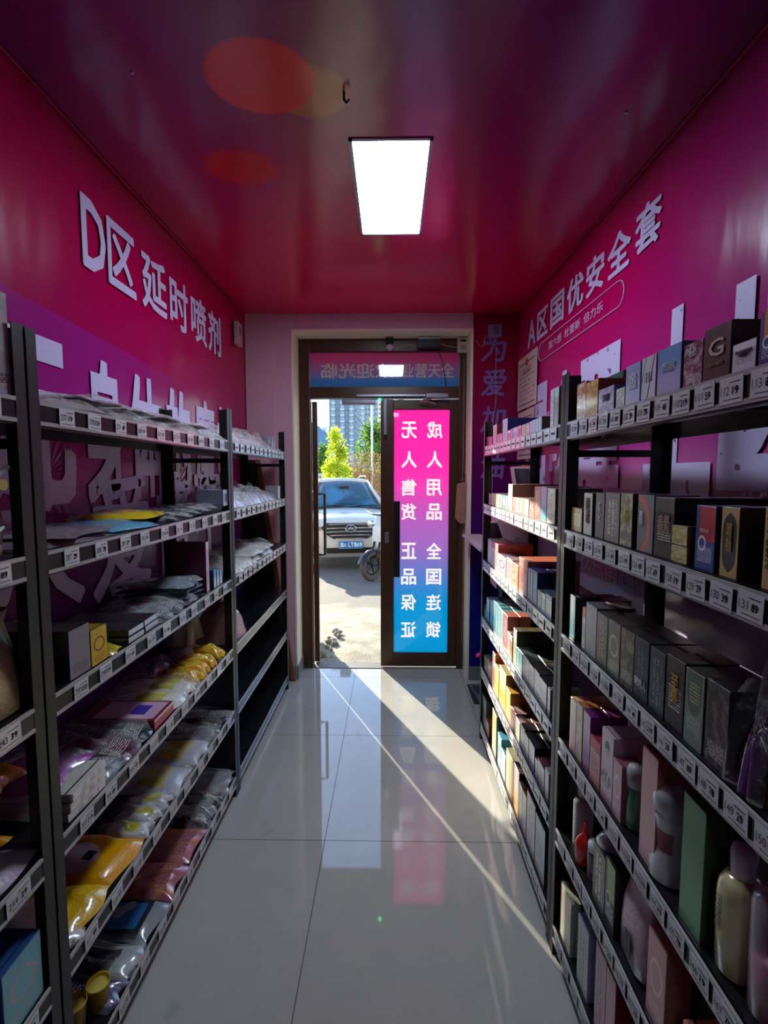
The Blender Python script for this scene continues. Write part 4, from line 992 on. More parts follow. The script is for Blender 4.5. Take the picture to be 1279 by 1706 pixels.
# pouches ------------------------------------------------------------
def pillow(w, l, h, seed, nx=16, ny=16, uv=True, amp=.25, curl=.0, thickpow=.5):
    """flat filled bag; local x 0..l (depth), y -w/2..w/2, z 0..h"""
    rnd = random.Random(seed); ph = [rnd.uniform(0, 6.28) for _ in range(8)]; fr = [rnd.uniform(4, 11) for _ in range(4)]
    m = MB(); vs = []; fs = []; uvs = []
    def prof(t): return max(0., 1-abs(2*t-1)**3.2)**thickpow
    for s in (1, 0):
        for j in range(ny+1):
            for i in range(nx+1):
                u, v = i/nx, j/ny
                e = prof(u)*prof(v)
                wob = math.sin(u*fr[0]+ph[0])*math.sin(v*fr[1]+ph[1])+.6*math.sin(u*fr[2]*2+ph[2]+v*3)*math.sin(v*fr[3]*2+ph[3])
                x = l*u+.008*math.sin(v*fr[0]+ph[4])*min(1, 2*abs(u-.5)); y = w*(v-.5)+.006*math.sin(u*fr[1]+ph[5])
                z = .0015+(h*e*(1+amp*wob) if s else 0)+curl*(u**2)*l
                if not s: z = .0008+curl*(u**2)*l
                vs.append((x, y, max(z, .0006)))
    N = (nx+1)*(ny+1)
    for s in (0, 1):
        for j in range(ny):
            for i in range(nx):
                a = s*N+j*(nx+1)+i; q = (a, a+1, a+nx+2, a+nx+1)
                fs.append(q if s == 0 else q[::-1])
                u0, u1, v0, v1 = i/nx, (i+1)/nx, j/ny, (j+1)/ny
                # seen from the aisle: u of the print runs from +y to -y, v upwards = away from the aisle
                c = [(1-v0, u0), (1-v0, u1), (1-v1, u1), (1-v1, u0)]
                uvs.append(c if s == 0 else [(.02, .02)]*4)
    m.add(vs, fs, 0, uvs)
    bd = [i for i in range(nx+1)]+[j*(nx+1)+nx for j in range(1, ny+1)]+[ny*(nx+1)+i for i in range(nx-1, -1, -1)]+[j*(nx+1) for j in range(ny-1, 0, -1)]
    m.add([vs[k] for k in bd]+[vs[k+N] for k in bd], [(k, k+len(bd), (k+1) % len(bd)+len(bd), (k+1) % len(bd)) for k in range(len(bd))], 0)
    return m
def foil(base, style='p', accent='', crink=.5):
    key = ('foil', base, style, accent, crink)
    if key in CACHE: return CACHE[key]
    src = print_mat(base, style, accent, False)
    mt = src.copy(); mt.name = 'glossy_pouch_'+base
    nt = mt.node_tree; b = nt.nodes['Principled BSDF']; b.inputs['Roughness'].default_value = .22; b.inputs['Coat Weight'].default_value = .8
    o = nt.nodes.new('ShaderNodeTexCoord'); n = nt.nodes.new('ShaderNodeTexNoise'); n.inputs['Scale'].default_value = 26; n.inputs['Detail'].default_value = 5; n.inputs['Roughness'].default_value = .65
    bp = nt.nodes.new('ShaderNodeBump'); bp.inputs['Strength'].default_value = crink; bp.inputs['Distance'].default_value = .012
    nt.links.new(o.outputs['Object'], n.inputs['Vector']); nt.links.new(n.outputs['Fac'], bp.inputs['Height']); nt.links.new(bp.outputs[0], b.inputs['Normal'])
    CACHE[key] = mt
    return mt
def pouch(look, rk, sh, x, y, w, l, h, base, style='p', acc='', dz=0., rot=0., sleeve=False, card=None, seed=0, tilt=0., right=False, crink=.5, name='pouch', cat='pouch', curl=0., amp=.2):
    r = empty(name, (x, y, ZS[sh-1]+dz), (0 if right else PI)+rot)
    r.rotation_euler.y = -tilt
    pillow(w, l, h, seed, curl=curl, amp=amp).build('pouch_body', foil(base, style, acc, crink), r, smooth=True, fix=False)
    if card:
        m = MB(); cw, cl, c0 = card[1], card[2], card[3]
        m.box(c0, c0+cl, -cw/2, cw/2, h*1.02, h*1.02+.0012); m.build('paper_card', flat('card_'+card[0], card[0], .5), r)
    if sleeve:
        pillow(w*1.12, l*1.08, h*1.35+.004, seed+50, amp=.45).build('clear_sleeve', crinkle_clear(), r, smooth=True, fix=False)
    reg(r, look, cat, rk, sh, y); return r
xb = -.728
# pouch rack, top shelf: crumpled clear bags
for k, (y, w) in enumerate(((1.14, .22), (1.36, .2), (1.58, .22), (1.80, .2), (2.0, .18))):
    pouch('flat grey translucent garment pouch', 'B', 1, xb, y, w, .27, .022+.006*(k % 2), '9a9c98', 'n', 'b8bab4', seed=k+1, sleeve=True, rot=.05*((k % 3)-1), tilt=-.03)
for k in range(4):
    pouch('second-layer grey pouch lying on the others', 'B', 1, xb-.02, 1.24+k*.22, .17, .24, .012, '85878a', 'n', 'a8aaa8', dz=.034, seed=k+11, sleeve=True, rot=.12*((k % 3)-1))
# second shelf
pouch('flat pinkish grey pouch at the end by the post', 'B', 2, xb, 1.12, .26, .27, .012, 'a88c98', 'g', '8c7884', seed=21)
pouch('thin pale folder pouch under the blue one', 'B', 2, xb, 1.17, .24, .25, .008, '989098', 'p', '', dz=.016, seed=22, rot=.08)
pouch('blue glossy pouch', 'B', 2, xb-.01, 1.36, .24, .25, .02, '2c6ca0', 'g', '68a8c8', seed=23, rot=-.12, dz=.002)
pouch('yellow glossy pouch over the blue one', 'B', 2, xb-.03, 1.53, .22, .23, .018, 'c8a018', 'g', 'e8c828', seed=24, rot=.1, dz=.024)
for k in range(5):
    pouch('black and grey glossy pouch', 'B', 2, xb-.004, 1.66+k*.09, .13, .26, .018, '35343a', 'n', 'b0b0b0', seed=25+k, rot=.04*((k % 3)-1), dz=.004*k)
box_at('small white and blue carton among dark pouches', 'B', 2, xb-.0, 2.095, .022, .055, .12, .07, 'b8bcd0', 'm', '485890', '8088a0', left=True)
box_at('cream spine carton next to the rack post', 'B', 2, xb-.0, 2.135, .0, .018, .12, .11, 'dcd4b8', 'v', '908868', '8c8468', left=True) if 0 else None
# third shelf
box_at('silver-fronted black carton', 'B', 3, xb, 1.083, 0, .075, .2, .115, '84848e', 'n', '9c7880', '0c0c10', left=True)
box_at('yellow carton with a red round seal', 'B', 3, xb, 1.157, 0, .066, .09, .09, 'dcb818', 'c', 'a82020', '8c7410', left=True)
pouch('small yellow sachet lying flat', 'B', 3, xb, 1.235, .07, .1, .012, 'c0b030', 'p', '', seed=31)
for k, (y, dz) in enumerate(((1.33, 0), (1.335, .019), (1.43, 0), (1.43, .018))):
    box_at('flat dark carton with a white edge, %s' % ('upper' if dz else 'lower'), 'B', 3, xb-.003*k, y, dz, .085, .24, .017, 'd8d8dc', 'p', '', '18141c', left=True, rotz=.02*k)
for k in range(3):
    pouch('black pouch in crinkled clear film', 'B', 3, xb, 1.53+k*.1, .12, .26, .016, '30343c', 'n', '7c8890', seed=33+k, sleeve=True, dz=.003*k, rot=.06*(k-1))
for k in range(4):
    pouch(['dark blue-grey pouch at the bottom of the pile', 'blue-grey pouch second in the pile', 'blue-grey pouch third in the pile', 'glossy blue-grey pouch on top of the pile'][k], 'B', 3, xb-.01, 1.77, .15, .26, .014, '38424c', 'g', '607080', seed=37+k, sleeve=(k == 3), dz=.0195*k+.001, rot=.03*k)
box_at('tall crimson carton with a white pink-lettered spine', 'B', 3, xb-.01, 1.895, 0, .03, .14, .20, 'dcc8d0', 'v', 'c04080', '5c1030', left=True)
text_at('VSV', flat('carton_ink', 'c8a8c0', .4), (.07, .0156, .03), (1, 0, 0), (0, 0, 1), .03, .012, parent=REG[-1][0]) if 0 else None
for k in range(3):
    box_at('thin blue and white carton', 'B', 3, xb-.004, 1.955+k*.035, 0, .028, .1, .075-.006*k, '5c98c8', 'g', 'd8e4ec', '2c5478', left=True)
# fourth shelf
for k, dz in enumerate((0, .021, .042)):
    box_at('thick white booklet box, %s of the pile by the post' % ('bottom', 'middle', 'top')[k], 'B', 4, xb, 1.085+.006*k, dz, .135, .2, .02, 'ece8e0', 'v', 'b8b0a0', 'c8c4b8', left=True, rotz=.04*(k-1))
pouch('purple and white pouch lying on the booklets', 'B', 4, xb-.05, 1.1, .16, .2, .016, 'a048a0', 'b', 'd8c0d8', dz=.064, seed=41, sleeve=True)
pouch('orange rounded pouch behind the booklets', 'B', 4, xb-.14, 1.02, .1, .13, .04, 'e08c18', 'p', '', dz=.084, seed=42)
for k in range(3):
    pouch('dark pouch in glittering clear film', 'B', 4, xb, 1.22+k*.085, .13, .27, .02, ['2c3c4c', '4c1c38', '20242c'][k], 'n', ['506c84', '88305c', '444c58'][k], seed=43+k, sleeve=True, dz=.004*k)
box_at('flat red carton with white and violet lid', 'B', 4, xb, 1.475, 0, .13, .24, .035, 'c02c40', 'b', 'e8c8d0', '741428', left=True)
m = MB(); m.box(.01, .2, -.055, .055, .0352, .0358); m.build('lid_print', flat('lid_pink', 'c8a0b8', .4), REG[-1][0]); m = MB(); m.box(.05, .1, -.03, .03, .0358, .0364); m.build('lid_patch', flat('lid_violet', '4830a0', .4), REG[-1][0])
for k, y in enumerate((1.585, 1.70)):
    pouch('white pouch with a yellow-green printed patch', 'B', 4, xb, y, .115, .26, .028, 'd4d4c8', 'y', 'c0b420', seed=47+k, sleeve=True)
for k, y in enumerate((1.775, 1.845, 1.93, 2.02)):
    pouch('yellow rolled pouch with dark print', 'B', 4, xb-.002, y, .066, .16, .04, 'e4ac10', 'm', 'e8c040', seed=50+k, crink=.8, rot=.1*((k % 3)-1))
pouch('white and violet folded pack lying behind the yellow rolls', 'B', 4, xb-.12, 2.04, .12, .14, .05, 'c8c8dc', 'b', '5c5098', seed=56)
pouch('dull purple pouch at the back of the yellow rolls', 'B', 4, xb-.16, 1.85, .2, .13, .05, '6c5478', 'p', '', seed=57)
# fifth shelf
pouch('small white pouch under the yellow one, by the post', 'B', 5, xb, 1.01, .09, .26, .02, 'c8c8c0', 'p', '', seed=60, sleeve=True)
pouch('bright yellow flat mailer with white disc', 'B', 5, xb, 1.085, .15, .27, .028, 'e8b808', 'd', 'e8dcd8', seed=61, rot=.04, dz=.004)
pouch('larger yellow flat mailer with orange corner', 'B', 5, xb-.002, 1.245, .17, .28, .032, 'f0a808', 'd', 'd8c8d8', seed=62, amp=.1)
for k, y in enumerate((1.36, 1.43, 1.485)):
    pouch('small white pouch with a yellow round seal', 'B', 5, xb-.004, y, .066 if k else .06, .13, .022, 'c8c8c4', 'r', 'b8ac20', seed=63+k, sleeve=True)
for k, y in enumerate((1.60, 1.77)):
    pouch('flat silver pouch with an olive-yellow rectangle', 'B', 5, xb, y, .155, .27, .022, 'a8a8b0', 'y', 'b09c18', seed=67+k, sleeve=True)
pouch('flat grey and black pouch', 'B', 5, xb, 1.91, .11, .27, .018, '6c6c70', 'b', '202024', seed=69, sleeve=True)
pouch('flat black pouch with an olive window', 'B', 5, xb, 2.04, .12, .27, .016, '24241c', 'm', '3c4030', seed=70, sleeve=True)
# bottom shelf
pouch('rose pouch with an orange sparkle print', 'B', 6, xb, 1.70, .17, .27, .022, 'b0707c', 'n', 'c08058', seed=71, crink=.2)
pouch('rose pouch with an orange burst print, second', 'B', 6, xb, 1.535, .15, .28, .026, 'a86070', 'n', 'c88850', seed=72, crink=.25)
pouch('grey pouch with a black bordered blue window', 'B', 6, xb, 1.385, .14, .27, .022, '8c989c', 'p', '', seed=73, crink=.15, card=('14181c', .115, .2, .035))
m = MB(); m.box(.05, .22, -.044, .044, .0238, .0246); m.build('blue_window', print_mat('1c3858', 'n', '2c6ca8', True), REG[-1][0])
pouch('silver-white pouch with a black patch', 'B', 6, xb, 1.26, .1, .27, .02, 'a0a4a4', 'y', '101014', seed=74, sleeve=True)
pouch('violet-grey pouch with a pale stripe', 'B', 6, xb, 1.165, .085, .27, .02, '4c4868', 'b', 'a8a8b0', seed=75)
for k, (y, x) in enumerate(((1.10, -.80), (1.15, -.77))):
    r = empty('paper_cup', (x, y, ZS[5])); MB().lathe([(0, 0), (.022, 0), (.027, .065), (.029, .065), (.0285, .07), (.026, .068), (.02, .003)], n=24, cap=False).build('cup', print_mat('d0a818', 'n', 'e8d058', False), r, smooth=True)
    MB().lathe([(0, .060), (.0255, .060)], n=20, cap=False).build('lid', flat('yellow_lid', 'd8c860', .4), r)
    reg(r, 'small yellow cup with a mottled lid', 'cup', 'B', 6, y)
for k, (y, b) in enumerate(((1.815, '2c2c34'), (1.875, '8c9094'), (1.935, '3c3c40'))):
    pouch('short dark pouch in clear film', 'B', 6, xb, y, .055, .2, .03, b, 'n', '9c9ca0', seed=77+k, sleeve=True)
for k in range(2):
    pouch('flat silver-grey pouch near the far post, %s' % ('lower', 'upper')[k], 'B', 6, xb, 2.04, .15, .27, .018, '8c8c90', 'g', '787480', seed=81+k, sleeve=(k == 1), dz=.024*k)
# half-empty rack by the door
for k, (y, w, h) in enumerate(((2.27, .16, .035), (2.42, .15, .045), (2.58, .15, .05), (2.74, .14, .045), (2.88, .12, .03), (3.16, .1, .015))):
    pouch('crumpled clear bag of pale goods', 'C', 1, xb, y, w, .24, h, 'b4a4b0', 'n', 'd8ccd4', seed=90+k, sleeve=True, crink=1.)
def tumbler(y, sh, h, rr):
    r = empty('clear_tumbler', (xb-.04, y, ZS[sh-1]))
    MB().lathe([(rr*.8, 0), (rr, h), (rr*.94, h), (rr*.74, .005)], n=22, cap=False).build('tumbler_wall', glassy('clear_tumbler_glass', 'c8c0cc', .28), r, smooth=True)
    MB().lathe([(0, 0), (rr*.8, 0), (rr*.8, .006), (0, .006)], n=22).build('base', glassy('clear_tumbler_glass', 'c8c0cc', .28), r, smooth=True)
    reg(r, 'clear plastic tumbler', 'tumbler', 'C', sh, y)
tumbler(3.0, 1, .09, .035); tumbler(3.07, 1, .085, .03)
for k, (y, w, h) in enumerate(((2.28, .18, .06), (2.45, .18, .05), (2.63, .18, .055), (2.8, .18, .05), (2.96, .16, .035))):
    pouch('crumpled clear bag with a blue-grey tint', 'C', 2, xb, y, w, .25, h, 'a8a4b4', 'n', 'dcd8dc', seed=100+k, sleeve=True, crink=1., rot=.05*((k % 3)-1))
r = box_at('small clear box with a white edge', 'C', 2, xb, 3.1, 0, .06, .08, .085, 'd0ccd0', 'p', '', '8c8890', left=True)
for k, (y, w, h, dz) in enumerate(((2.26, .16, .04, 0), (2.42, .16, .035, 0), (2.56, .18, .03, 0), (2.62, .2, .025, .035), (2.8, .2, .03, 0), (2.84, .18, .025, .034))):
    pouch(['flat pale garment bag', 'flat pale garment bag lying on top'][dz > 0], 'C', 3, xb, y, w, .26, h, 'b0a89c', 'g', 'c8c4bc', seed=110+k, sleeve=True, crink=.8, dz=dz)
r = pouch('pink tied plastic bag slumped beside the middle post', 'C', 4, -.735, 2.26, .2, .2, .16, 'b88c94', 'n', 'c89ca4', seed=120, crink=1., name='plastic_bag', cat='plastic bag')
m = MB(); m.tube([(.08, 0, .14), (.09, .01, .19), (.07, .03, .2)], [.014, .006, .012], 8); m.build('tied_top', foil('b88c94', 'p', '', 1.), r, smooth=True)
r = pouch('beige plastic bag leaning on the pink one', 'C', 4, -.75, 2.38, .14, .2, .2, '8c7870', 'n', 'a08c80', seed=121, crink=1., name='plastic_bag', cat='plastic bag') if 0 else pouch('beige crumpled plastic bag on the pouch-rack side of the post', 'B', 4, -.86, 2.06, .15, .12, .16, '8c7c74', 'n', 'a89c90', seed=121, crink=1., name='plastic_bag', cat='plastic bag', dz=.055)
# gift-bag rack, cut by the picture edge
r = box_at('large glossy grey carton with an orange print', 'A', 1, xb+.0, .84, 0, .17, .2, .19, '98949c', 'n', 'c8b0a8', '706c74', left=True)
m = MB(); m.lathe([(0, -.001), (.02, -.001), (.02, .001), (0, .001)], n=20); m.v = [(-.0012+p[2], p[0]-.02, p[1]+.075) for p in m.v]; m.build('orange_disc', flat('orange_disc', 'c85020', .4), r)
text_at('套装', flat('carton_ink2', '281c20', .4), (-.001, -.055, .03), (0, -1, 0), (0, 0, 1), .05, .02, parent=r)
def gift_bag(look, sh, y, w, h, mat, topopen, extras):
    r = empty('gift_bag', (xb, y, ZS[sh-1]), PI)
    m = MB(); vs = []; N = 12; rnd = random.Random(sh)
    for k, z in enumerate([0, .03*h, .3*h, .6*h, .85*h, h]):
        sc = [.72, .8, .92, .97, 1., 1.02][k]; dd = [.075, .085, .08, .06, .035, .012 if not topopen else .05][k]
        for i in range(N):
            a = 2*PI*i/N; cx = math.copysign(abs(math.cos(a))**.5, math.cos(a)); cy = math.copysign(abs(math.sin(a))**.5, math.sin(a))
            vs.append((.09+dd*cx+rnd.uniform(-.003, .003), w/2*sc*cy+rnd.uniform(-.003, .003), z))
    fs = [(k*N+i, k*N+(i+1) % N, (k+1)*N+(i+1) % N, (k+1)*N+i) for k in range(5) for i in range(N)]+[tuple(range(N))[::-1]]
    m.add(vs, fs); m.build('bag_body', mat, r, smooth=True)
    extras(r); reg(r, look, 'gift bag', 'A', sh, y); return r
def lace(r):
    m = MB(); pts = [(.012, -.085+.17*k/16, .175-.035*math.sin(PI*k/16)) for k in range(17)]
    m.tube(pts, [.004+.0015*(k % 2) for k in range(17)], 8); pts = [(.008, -.06+.13*k/14, .06-.02*math.sin(PI*k/14)) for k in range(15)]; m.tube(pts, [.003+.001*(k % 2) for k in range(15)], 6)
    m.build('lace_trim', flat('white_lace', 'dce4dc', .6), r)
    m = MB(); m.box(.04, .1, -.05, .06, .06, .14); m.build('black_garment', flat('black_cloth', '141418', .7), r, bevel=.012)
    m = MB(); m.box(.012, .05, -.04, .06, .055, .10); m.build('pink_card', flat('pale_pink_card', 'd8b0a0', .5), r, bevel=.004)
    m = MB(); m.tube([(.008, -.035, .08), (.008, -.035, .125)], .007, 8); m.build('orange_ribbon', flat('orange_ribbon', 'e07850', .5), r)
    m = MB(); m.lathe([(0, -.001), (.011, -.001), (.011, .001), (0, .001)], n=12); m.v = [(.004+p[2], p[0]-.06, p[1]+.14) for p in m.v]; m.build('daisy_sticker', flat('daisy_yellow', 'c0b060', .5), r)
    m = MB(); m.box(.01, .12, -.06, .08, .008, .028); m.build('red_folded_cloth', foil('a05048', 'n', 'd8d0b8', 1.), r, bevel=.006)
gift_bag('clear gift bag with white lace and a daisy sticker', 2, .835, .21, .205, crinkle_clear('clear_bag_film', .3, 'b89cac'), False, lace)
gift_bag('crinkled champagne-gold gift bag', 3, .845, .22, .2, foil('d8cc9c', 'n', 'b89468', 1.), True, lambda r: None)
pouch('orange-yellow pouch lying on edge', 'A', 4, -.80, .86, .16, .2, .04, 'e0a010', 'n', 'b06010', seed=130, dz=.03)
pouch('pale violet flat pouch beneath the orange one', 'A', 4, -.74, .85, .18, .26, .022, 'a898a8', 'p', '', seed=131)
box_at('blue carton with an aqua face and round print', 'A', 5, xb-.0, .865, 0, .1, .17, .14, '70b8c4', 'c', 'b8a8a8', '204c84', left=True)
box_at('peach carton beside the blue one', 'A', 5, xb, .76, 0, .08, .15, .135, 'd8a080', 'n', 'e0b898', '302030', left=True)
pouch('dark bag of brown goods in clear film', 'A', 6, xb, .84, .2, .26, .12, '5c3820', 'n', '483c48', seed=132, sleeve=True)
# clear and yellow packets on the third shelf of the big-carton rack
pouch('clear-wrapped dark violet packet with a white edge', 'D', 3, .52, .69, .07, .14, .11, '241c30', 'n', '703080', seed=140, right=True, sleeve=True, crink=.4)
pouch('black packet with yellow print', 'D', 3, .52, .61, .06, .14, .12, '14140c', 'n', 'd8a818', seed=141, right=True, crink=.4)
# pink pouches, standing, fifth shelf
def standing_pouch(look, y, x, w, h, base, acc, seed, d=.055):
    r = empty('stand_up_pouch', (x, y, ZS[4])); m = MB(); vs = []; N = 16; rnd = random.Random(seed)
    lv = [(0, .85, .5), (.05, 1, 1), (.35, 1, .95), (.55, 1, .8), (.64, .98, .45), (.72, .9, .25), (.85, .8, .12), (1., .7, .03)]
    for (z, sw, sdp) in lv:
        for i in range(N):
            a = 2*PI*i/N
            cx = math.copysign(abs(math.cos(a))**.6, math.cos(a)); cy = math.copysign(abs(math.sin(a))**.6, math.sin(a))
            vs.append((d*.5+d*.5*sdp*cx+rnd.uniform(-.002, .002), w/2*sw*cy+rnd.uniform(-.002, .002)+ (.012*(z-.6) if z > .6 else 0), z*h))
    fs = [(k*N+i, k*N+(i+1) % N, (k+1)*N+(i+1) % N, (k+1)*N+i) for k in range(len(lv)-1) for i in range(N)]+[tuple(range(N))[::-1], tuple((len(lv)-1)*N+i for i in range(N))]
    m.add(vs, fs); m.build('pouch_body', foil(base, 'p', acc, .6), r, smooth=True)
    m = MB(); m.box(-.0015, .0, -.012, .012, h*.12, h*.36); m.build('window', flat('dark_window', '3c2024', .3), r)
    reg(r, look, 'pouch', 'D', 5, y)
standing_pouch('pinkish white stand-up pouch with a pleated top', .985, .52, .11, .225, 'c8a8b0', '', 1)
standing_pouch('dusty pink stand-up pouch behind the pleated one', .955, .59, .10, .215, 'b88088', '', 2)
box_at('orange-pink carton lying low by the salmon box', 'D', 5, .53, .76, 0, .09, .2, .095, 'dc9878', 'g', 'e8a888', 'e09070')
box_at('blue carton lying at the back', 'D', 5, .66, .80, 0, .14, .14, .11, '1c4c84', 'p', '', '1c4878')
box_at('white-edged blue-grey carton behind the peach one', 'D', 6, .57, 1.31, 0, .06, .08, .16, '8898a8', 'n', 'c8d0d8', '586878')
finish_labels()

# wooden board leaning behind the half-empty rack, kiosk and small shelf in the corner by the door
r = empty('leaning_board', (XL+.1, YW-.04, 0)); tag(r, 'dark board with a brown slanted edge leaning in the corner behind the half-empty rack', 'board')
m = MB(); m.prism([(-.095, 0), (.195, 0), (-.035, 1.60), (-.095, 1.60)], 1, -.008, .008); m.build('board_face', flat('dark_board', '241c1c', .4), r)
m = MB(); m.prism([(.195, 0), (.225, 0), (-.005, 1.60), (-.035, 1.60)], 1, -.012, .012); m.build('board_edge', flat('brown_board', '7c5030', .5), r)
r = empty('corner_shelf', (.56, 3.0, 1.08)); tag(r, 'narrow pale shelf board in the corner between door and carton rack', 'shelf')
m = MB(); m.box(-.06, .07, -.3, .38, -.018, 0); m.build('board', flat('pale_board', 'c8b8bc', .4), r, bevel=.002)
for s_ in (-.2, .3):
    m = MB(); m.prism([(-.05, -.018), (.06, -.018), (.06, -.12)], 1, s_-.006, s_+.006); m.build('bracket', M_steel, r)
r = empty('payment_kiosk', (.75, 3.0, 0)); tag(r, 'mauve cabinet with a round speaker grille, standing behind the carton rack', 'kiosk')
M_kiosk = flat('mauve_cabinet', 'd4aab4', .45)
m = MB(); m.prism([(-.10, .80), (.08, .80), (.08, 1.38), (0, 1.38), (-.10, 1.24)], 0, -.11, .10); m.build('cabinet', M_kiosk, r, bevel=.004)
m = MB(); m.box(-.06, .06, -.05, .05, .01, .80); m.box(-.1, .09, -.09, .09, 0, .012); m.build('pedestal', M_black, r)
m = MB()
for a in range(9):
    for b in range(9):
        yy = (a-4); zz = (b-4)
        if yy*yy+zz*zz <= 17:
            c = (.015+yy*.011, 1.06+zz*.013)
            m.lathe([(0, -.001), (.0038, -.001), (.0038, .001), (0, .001)], n=8)
            k = 8*4
            for i in range(len(m.v)-k, len(m.v)): p = m.v[i]; m.v[i] = (p[0]+c[0], -.102+p[2], p[1]+c[1])
m.build('speaker_grille', flat('grille_dark', '281820', .6), r)
for (loc, rx, rz, lab, sc) in (((.80, 2.93, 1.45), -20, 14, 'mauve framed tablet screen leaning on top of the speaker cabinet', 1.), ((.60, 2.80, 1.16), -35, 20, 'small mauve framed screen tilted on the narrow corner shelf', .7)):
    r = empty('tilted_tablet', loc); r.rotation_euler = (math.radians(rx), 0, math.radians(rz)); r.scale = (sc, sc, sc); tag(r, lab, 'tablet')
    m = MB(); m.box(-.07, .07, -.01, .01, -.10, .10); m.build('casing', M_kiosk, r, bevel=.005)
    m = MB(); m.box(-.055, .055, -.0125, -.01, -.06, .085); m.build('screen', flat('dark_screen', '241824', .15), r)
    m = MB(); m.tube([(0, .01, -.02), (0, .05, -.06), (0, .06, -.1)], .008, 8); m.build('stand_arm', M_steel, r)
r = empty('floor_mat_bundle', (.66, 3.18, 0)); tag(r, 'dark folded mats lying on the floor by the door corner', 'mat')
for k in range(3):
    m = MB(); m.box(-.12+.02*k, .1-.01*k, -.14, .14-.03*k, .012*k, .012*k+.011); m.build('mat_layer', flat('dark_mat_'+str(k), ['26262c', '585c64', '303038'][k], .7), r, rotz=.12*k, bevel=.003)
m = MB(); m.lathe([(0, -.012), (.012, -.004), (.014, .004), (0, .012)], (.497, 2.665, .475), 8)
for k in range(6): m.tube([(.497, 2.665, .475), (.497+.02*math.cos(k), 2.665+.01*math.sin(2*k), .475+.02*math.sin(k))], .003, 5)
tag(m.build('pink_hair_clip', flat('hot_pink', 'e02880', .4)), 'tiny hot pink bow clipped to the far post of the carton rack', 'bow')

# ------------------------------------------------------------------ outside the door
t = NT('outdoor_ground'); co, x, y, z = t.xyz()
n = t.noise(co, 3, 6, .65); n2 = t.noise(co, 60, 4, .7)
near = t.mapr(t.math('ADD', y, t.math('MULTIPLY', t.noise(co, 1.3, 4), 1.2)), 6.1, 6.4)
col = t.mix(n2, '9c947c', 'ccc4ac')
col = t.mix(t.mapr(n, .35, .65), t.mix(n2, '787060', 'a09884'), col)
col = t.mix(near, col, t.mix(n, '6c645c', '8c8478'))
t.set(col=col, rough=.85); t.bump(t.math('ADD', n2, n), .8, .03)
m = MB(); prof = [(YD+.02, -.012), (4.2, -.015), (5.0, -.04), (6.5, -.13), (8.0, -.23), (9.5, -.27), (14, -.28), (60, -.3), (900, -.3)]
nx = 24; vs = []; fs = []
for yy, zz in prof:
    for i in range(nx+1): 
        xx = (i/nx-.5)*(30 if yy < 20 else 1400); vs.append((xx, yy, zz))
for j in range(len(prof)-1):
    for i in range(nx): a = j*(nx+1)+i; fs.append((a, a+1, a+nx+2, a+nx+1))
m.add(vs, fs); struct(m.build('ground_outside', t.m, fix=False))
m = MB(); m.box(fx0, fx1, YD-.02, YD+.10, -.02, .004); struct(m.build('sill_1', flat('worn_threshold', '6c6458', .5), bevel=.002))
# facade fascia over the door outside, shading the transom
m = MB(); m.box(-3, 3, YD+.55, YD+.8, 2.36, 3.4); struct(m.build('beam_1', flat('fascia_grey', '70707c', .6)))
m = MB(); m.box(-5, RX0, YW+.34, YW+.42, -.3, 3.6); m.box(RX1, 5, YW+.34, YW+.42, -.3, 3.6); m.box(-5, 5, YW+.34, YW+.42, RZ, 3.6); struct(m.build('wall_outside', flat('facade', '988c84', .8)))
# rubble bits beside the threshold
rnd = random.Random(2)
m = MB()
for k in range(26):
    a = rnd.uniform(0, 6.28); rr = rnd.uniform(.008, .03); c = (-.56+rnd.uniform(-.02, .10), 3.95+rnd.uniform(-.1, .6), -.01)
    m.lathe([(0, 0), (rr, 0), (rr*.8, rr*.7), (0, rr)], c, 6, sx=rnd.uniform(.7, 1.3))
tag(m.build('rubble', flat('rubble_stone', '8c8474', .9)), 'loose stone rubble along the foot of the open door leaf', 'rubble', kind='stuff')

# car ------------------------------------------------------------------
CAR = empty('car', (-.74, 8.62, -.262), math.radians(9.5)); tag(CAR, 'white compact SUV parked nose-on outside the open door', 'car')
t = NT('white_car_paint'); t.set(col='dcd4c4', rough=.3, coat=1., crough=.04, spec=.3); M_paint = t.m
M_chrome = flat('chrome_trim', 'c8c4bc', .15, .9); M_tyre = flat('tyre_rubber', '18181a', .8); M_dk = flat('dark_grille', '141210', .4)
def carloft(stations, name, mat, parent, close=True):
    """stations: (y, [(x, z) ...]) right half outline from bottom centre to top centre"""
    m = MB(); vs = []; fs = []; n = len(stations[0][1])*2-2
    for y, half in stations:
        ring = half+[(-x, z) for x, z in half[-2:0:-1]]
        vs += [(x, y, z) for x, z in ring]
    for k in range(len(stations)-1):
        for i in range(n): fs.append((k*n+i, k*n+(i+1) % n, (k+1)*n+(i+1) % n, (k+1)*n+i))
    fs.append(tuple(range(n))[::-1]); fs.append(tuple((len(stations)-1)*n+i for i in range(n)))
    m.add(vs, fs)
    return m.build(name, mat, parent, smooth=True)
def sec(hw, z0, z1, crown=.04, belt=.62):
    zb = z0+(z1-z0)*belt
    return [(0, z0), (hw*.8, z0), (hw*.95, z0+.06), (hw, z0+(zb-z0)*.55), (hw, zb), (hw*.94, z1-.06), (hw*.8, z1-crown*.5), (hw*.4, z1+crown*.3), (0, z1+crown*.5)]
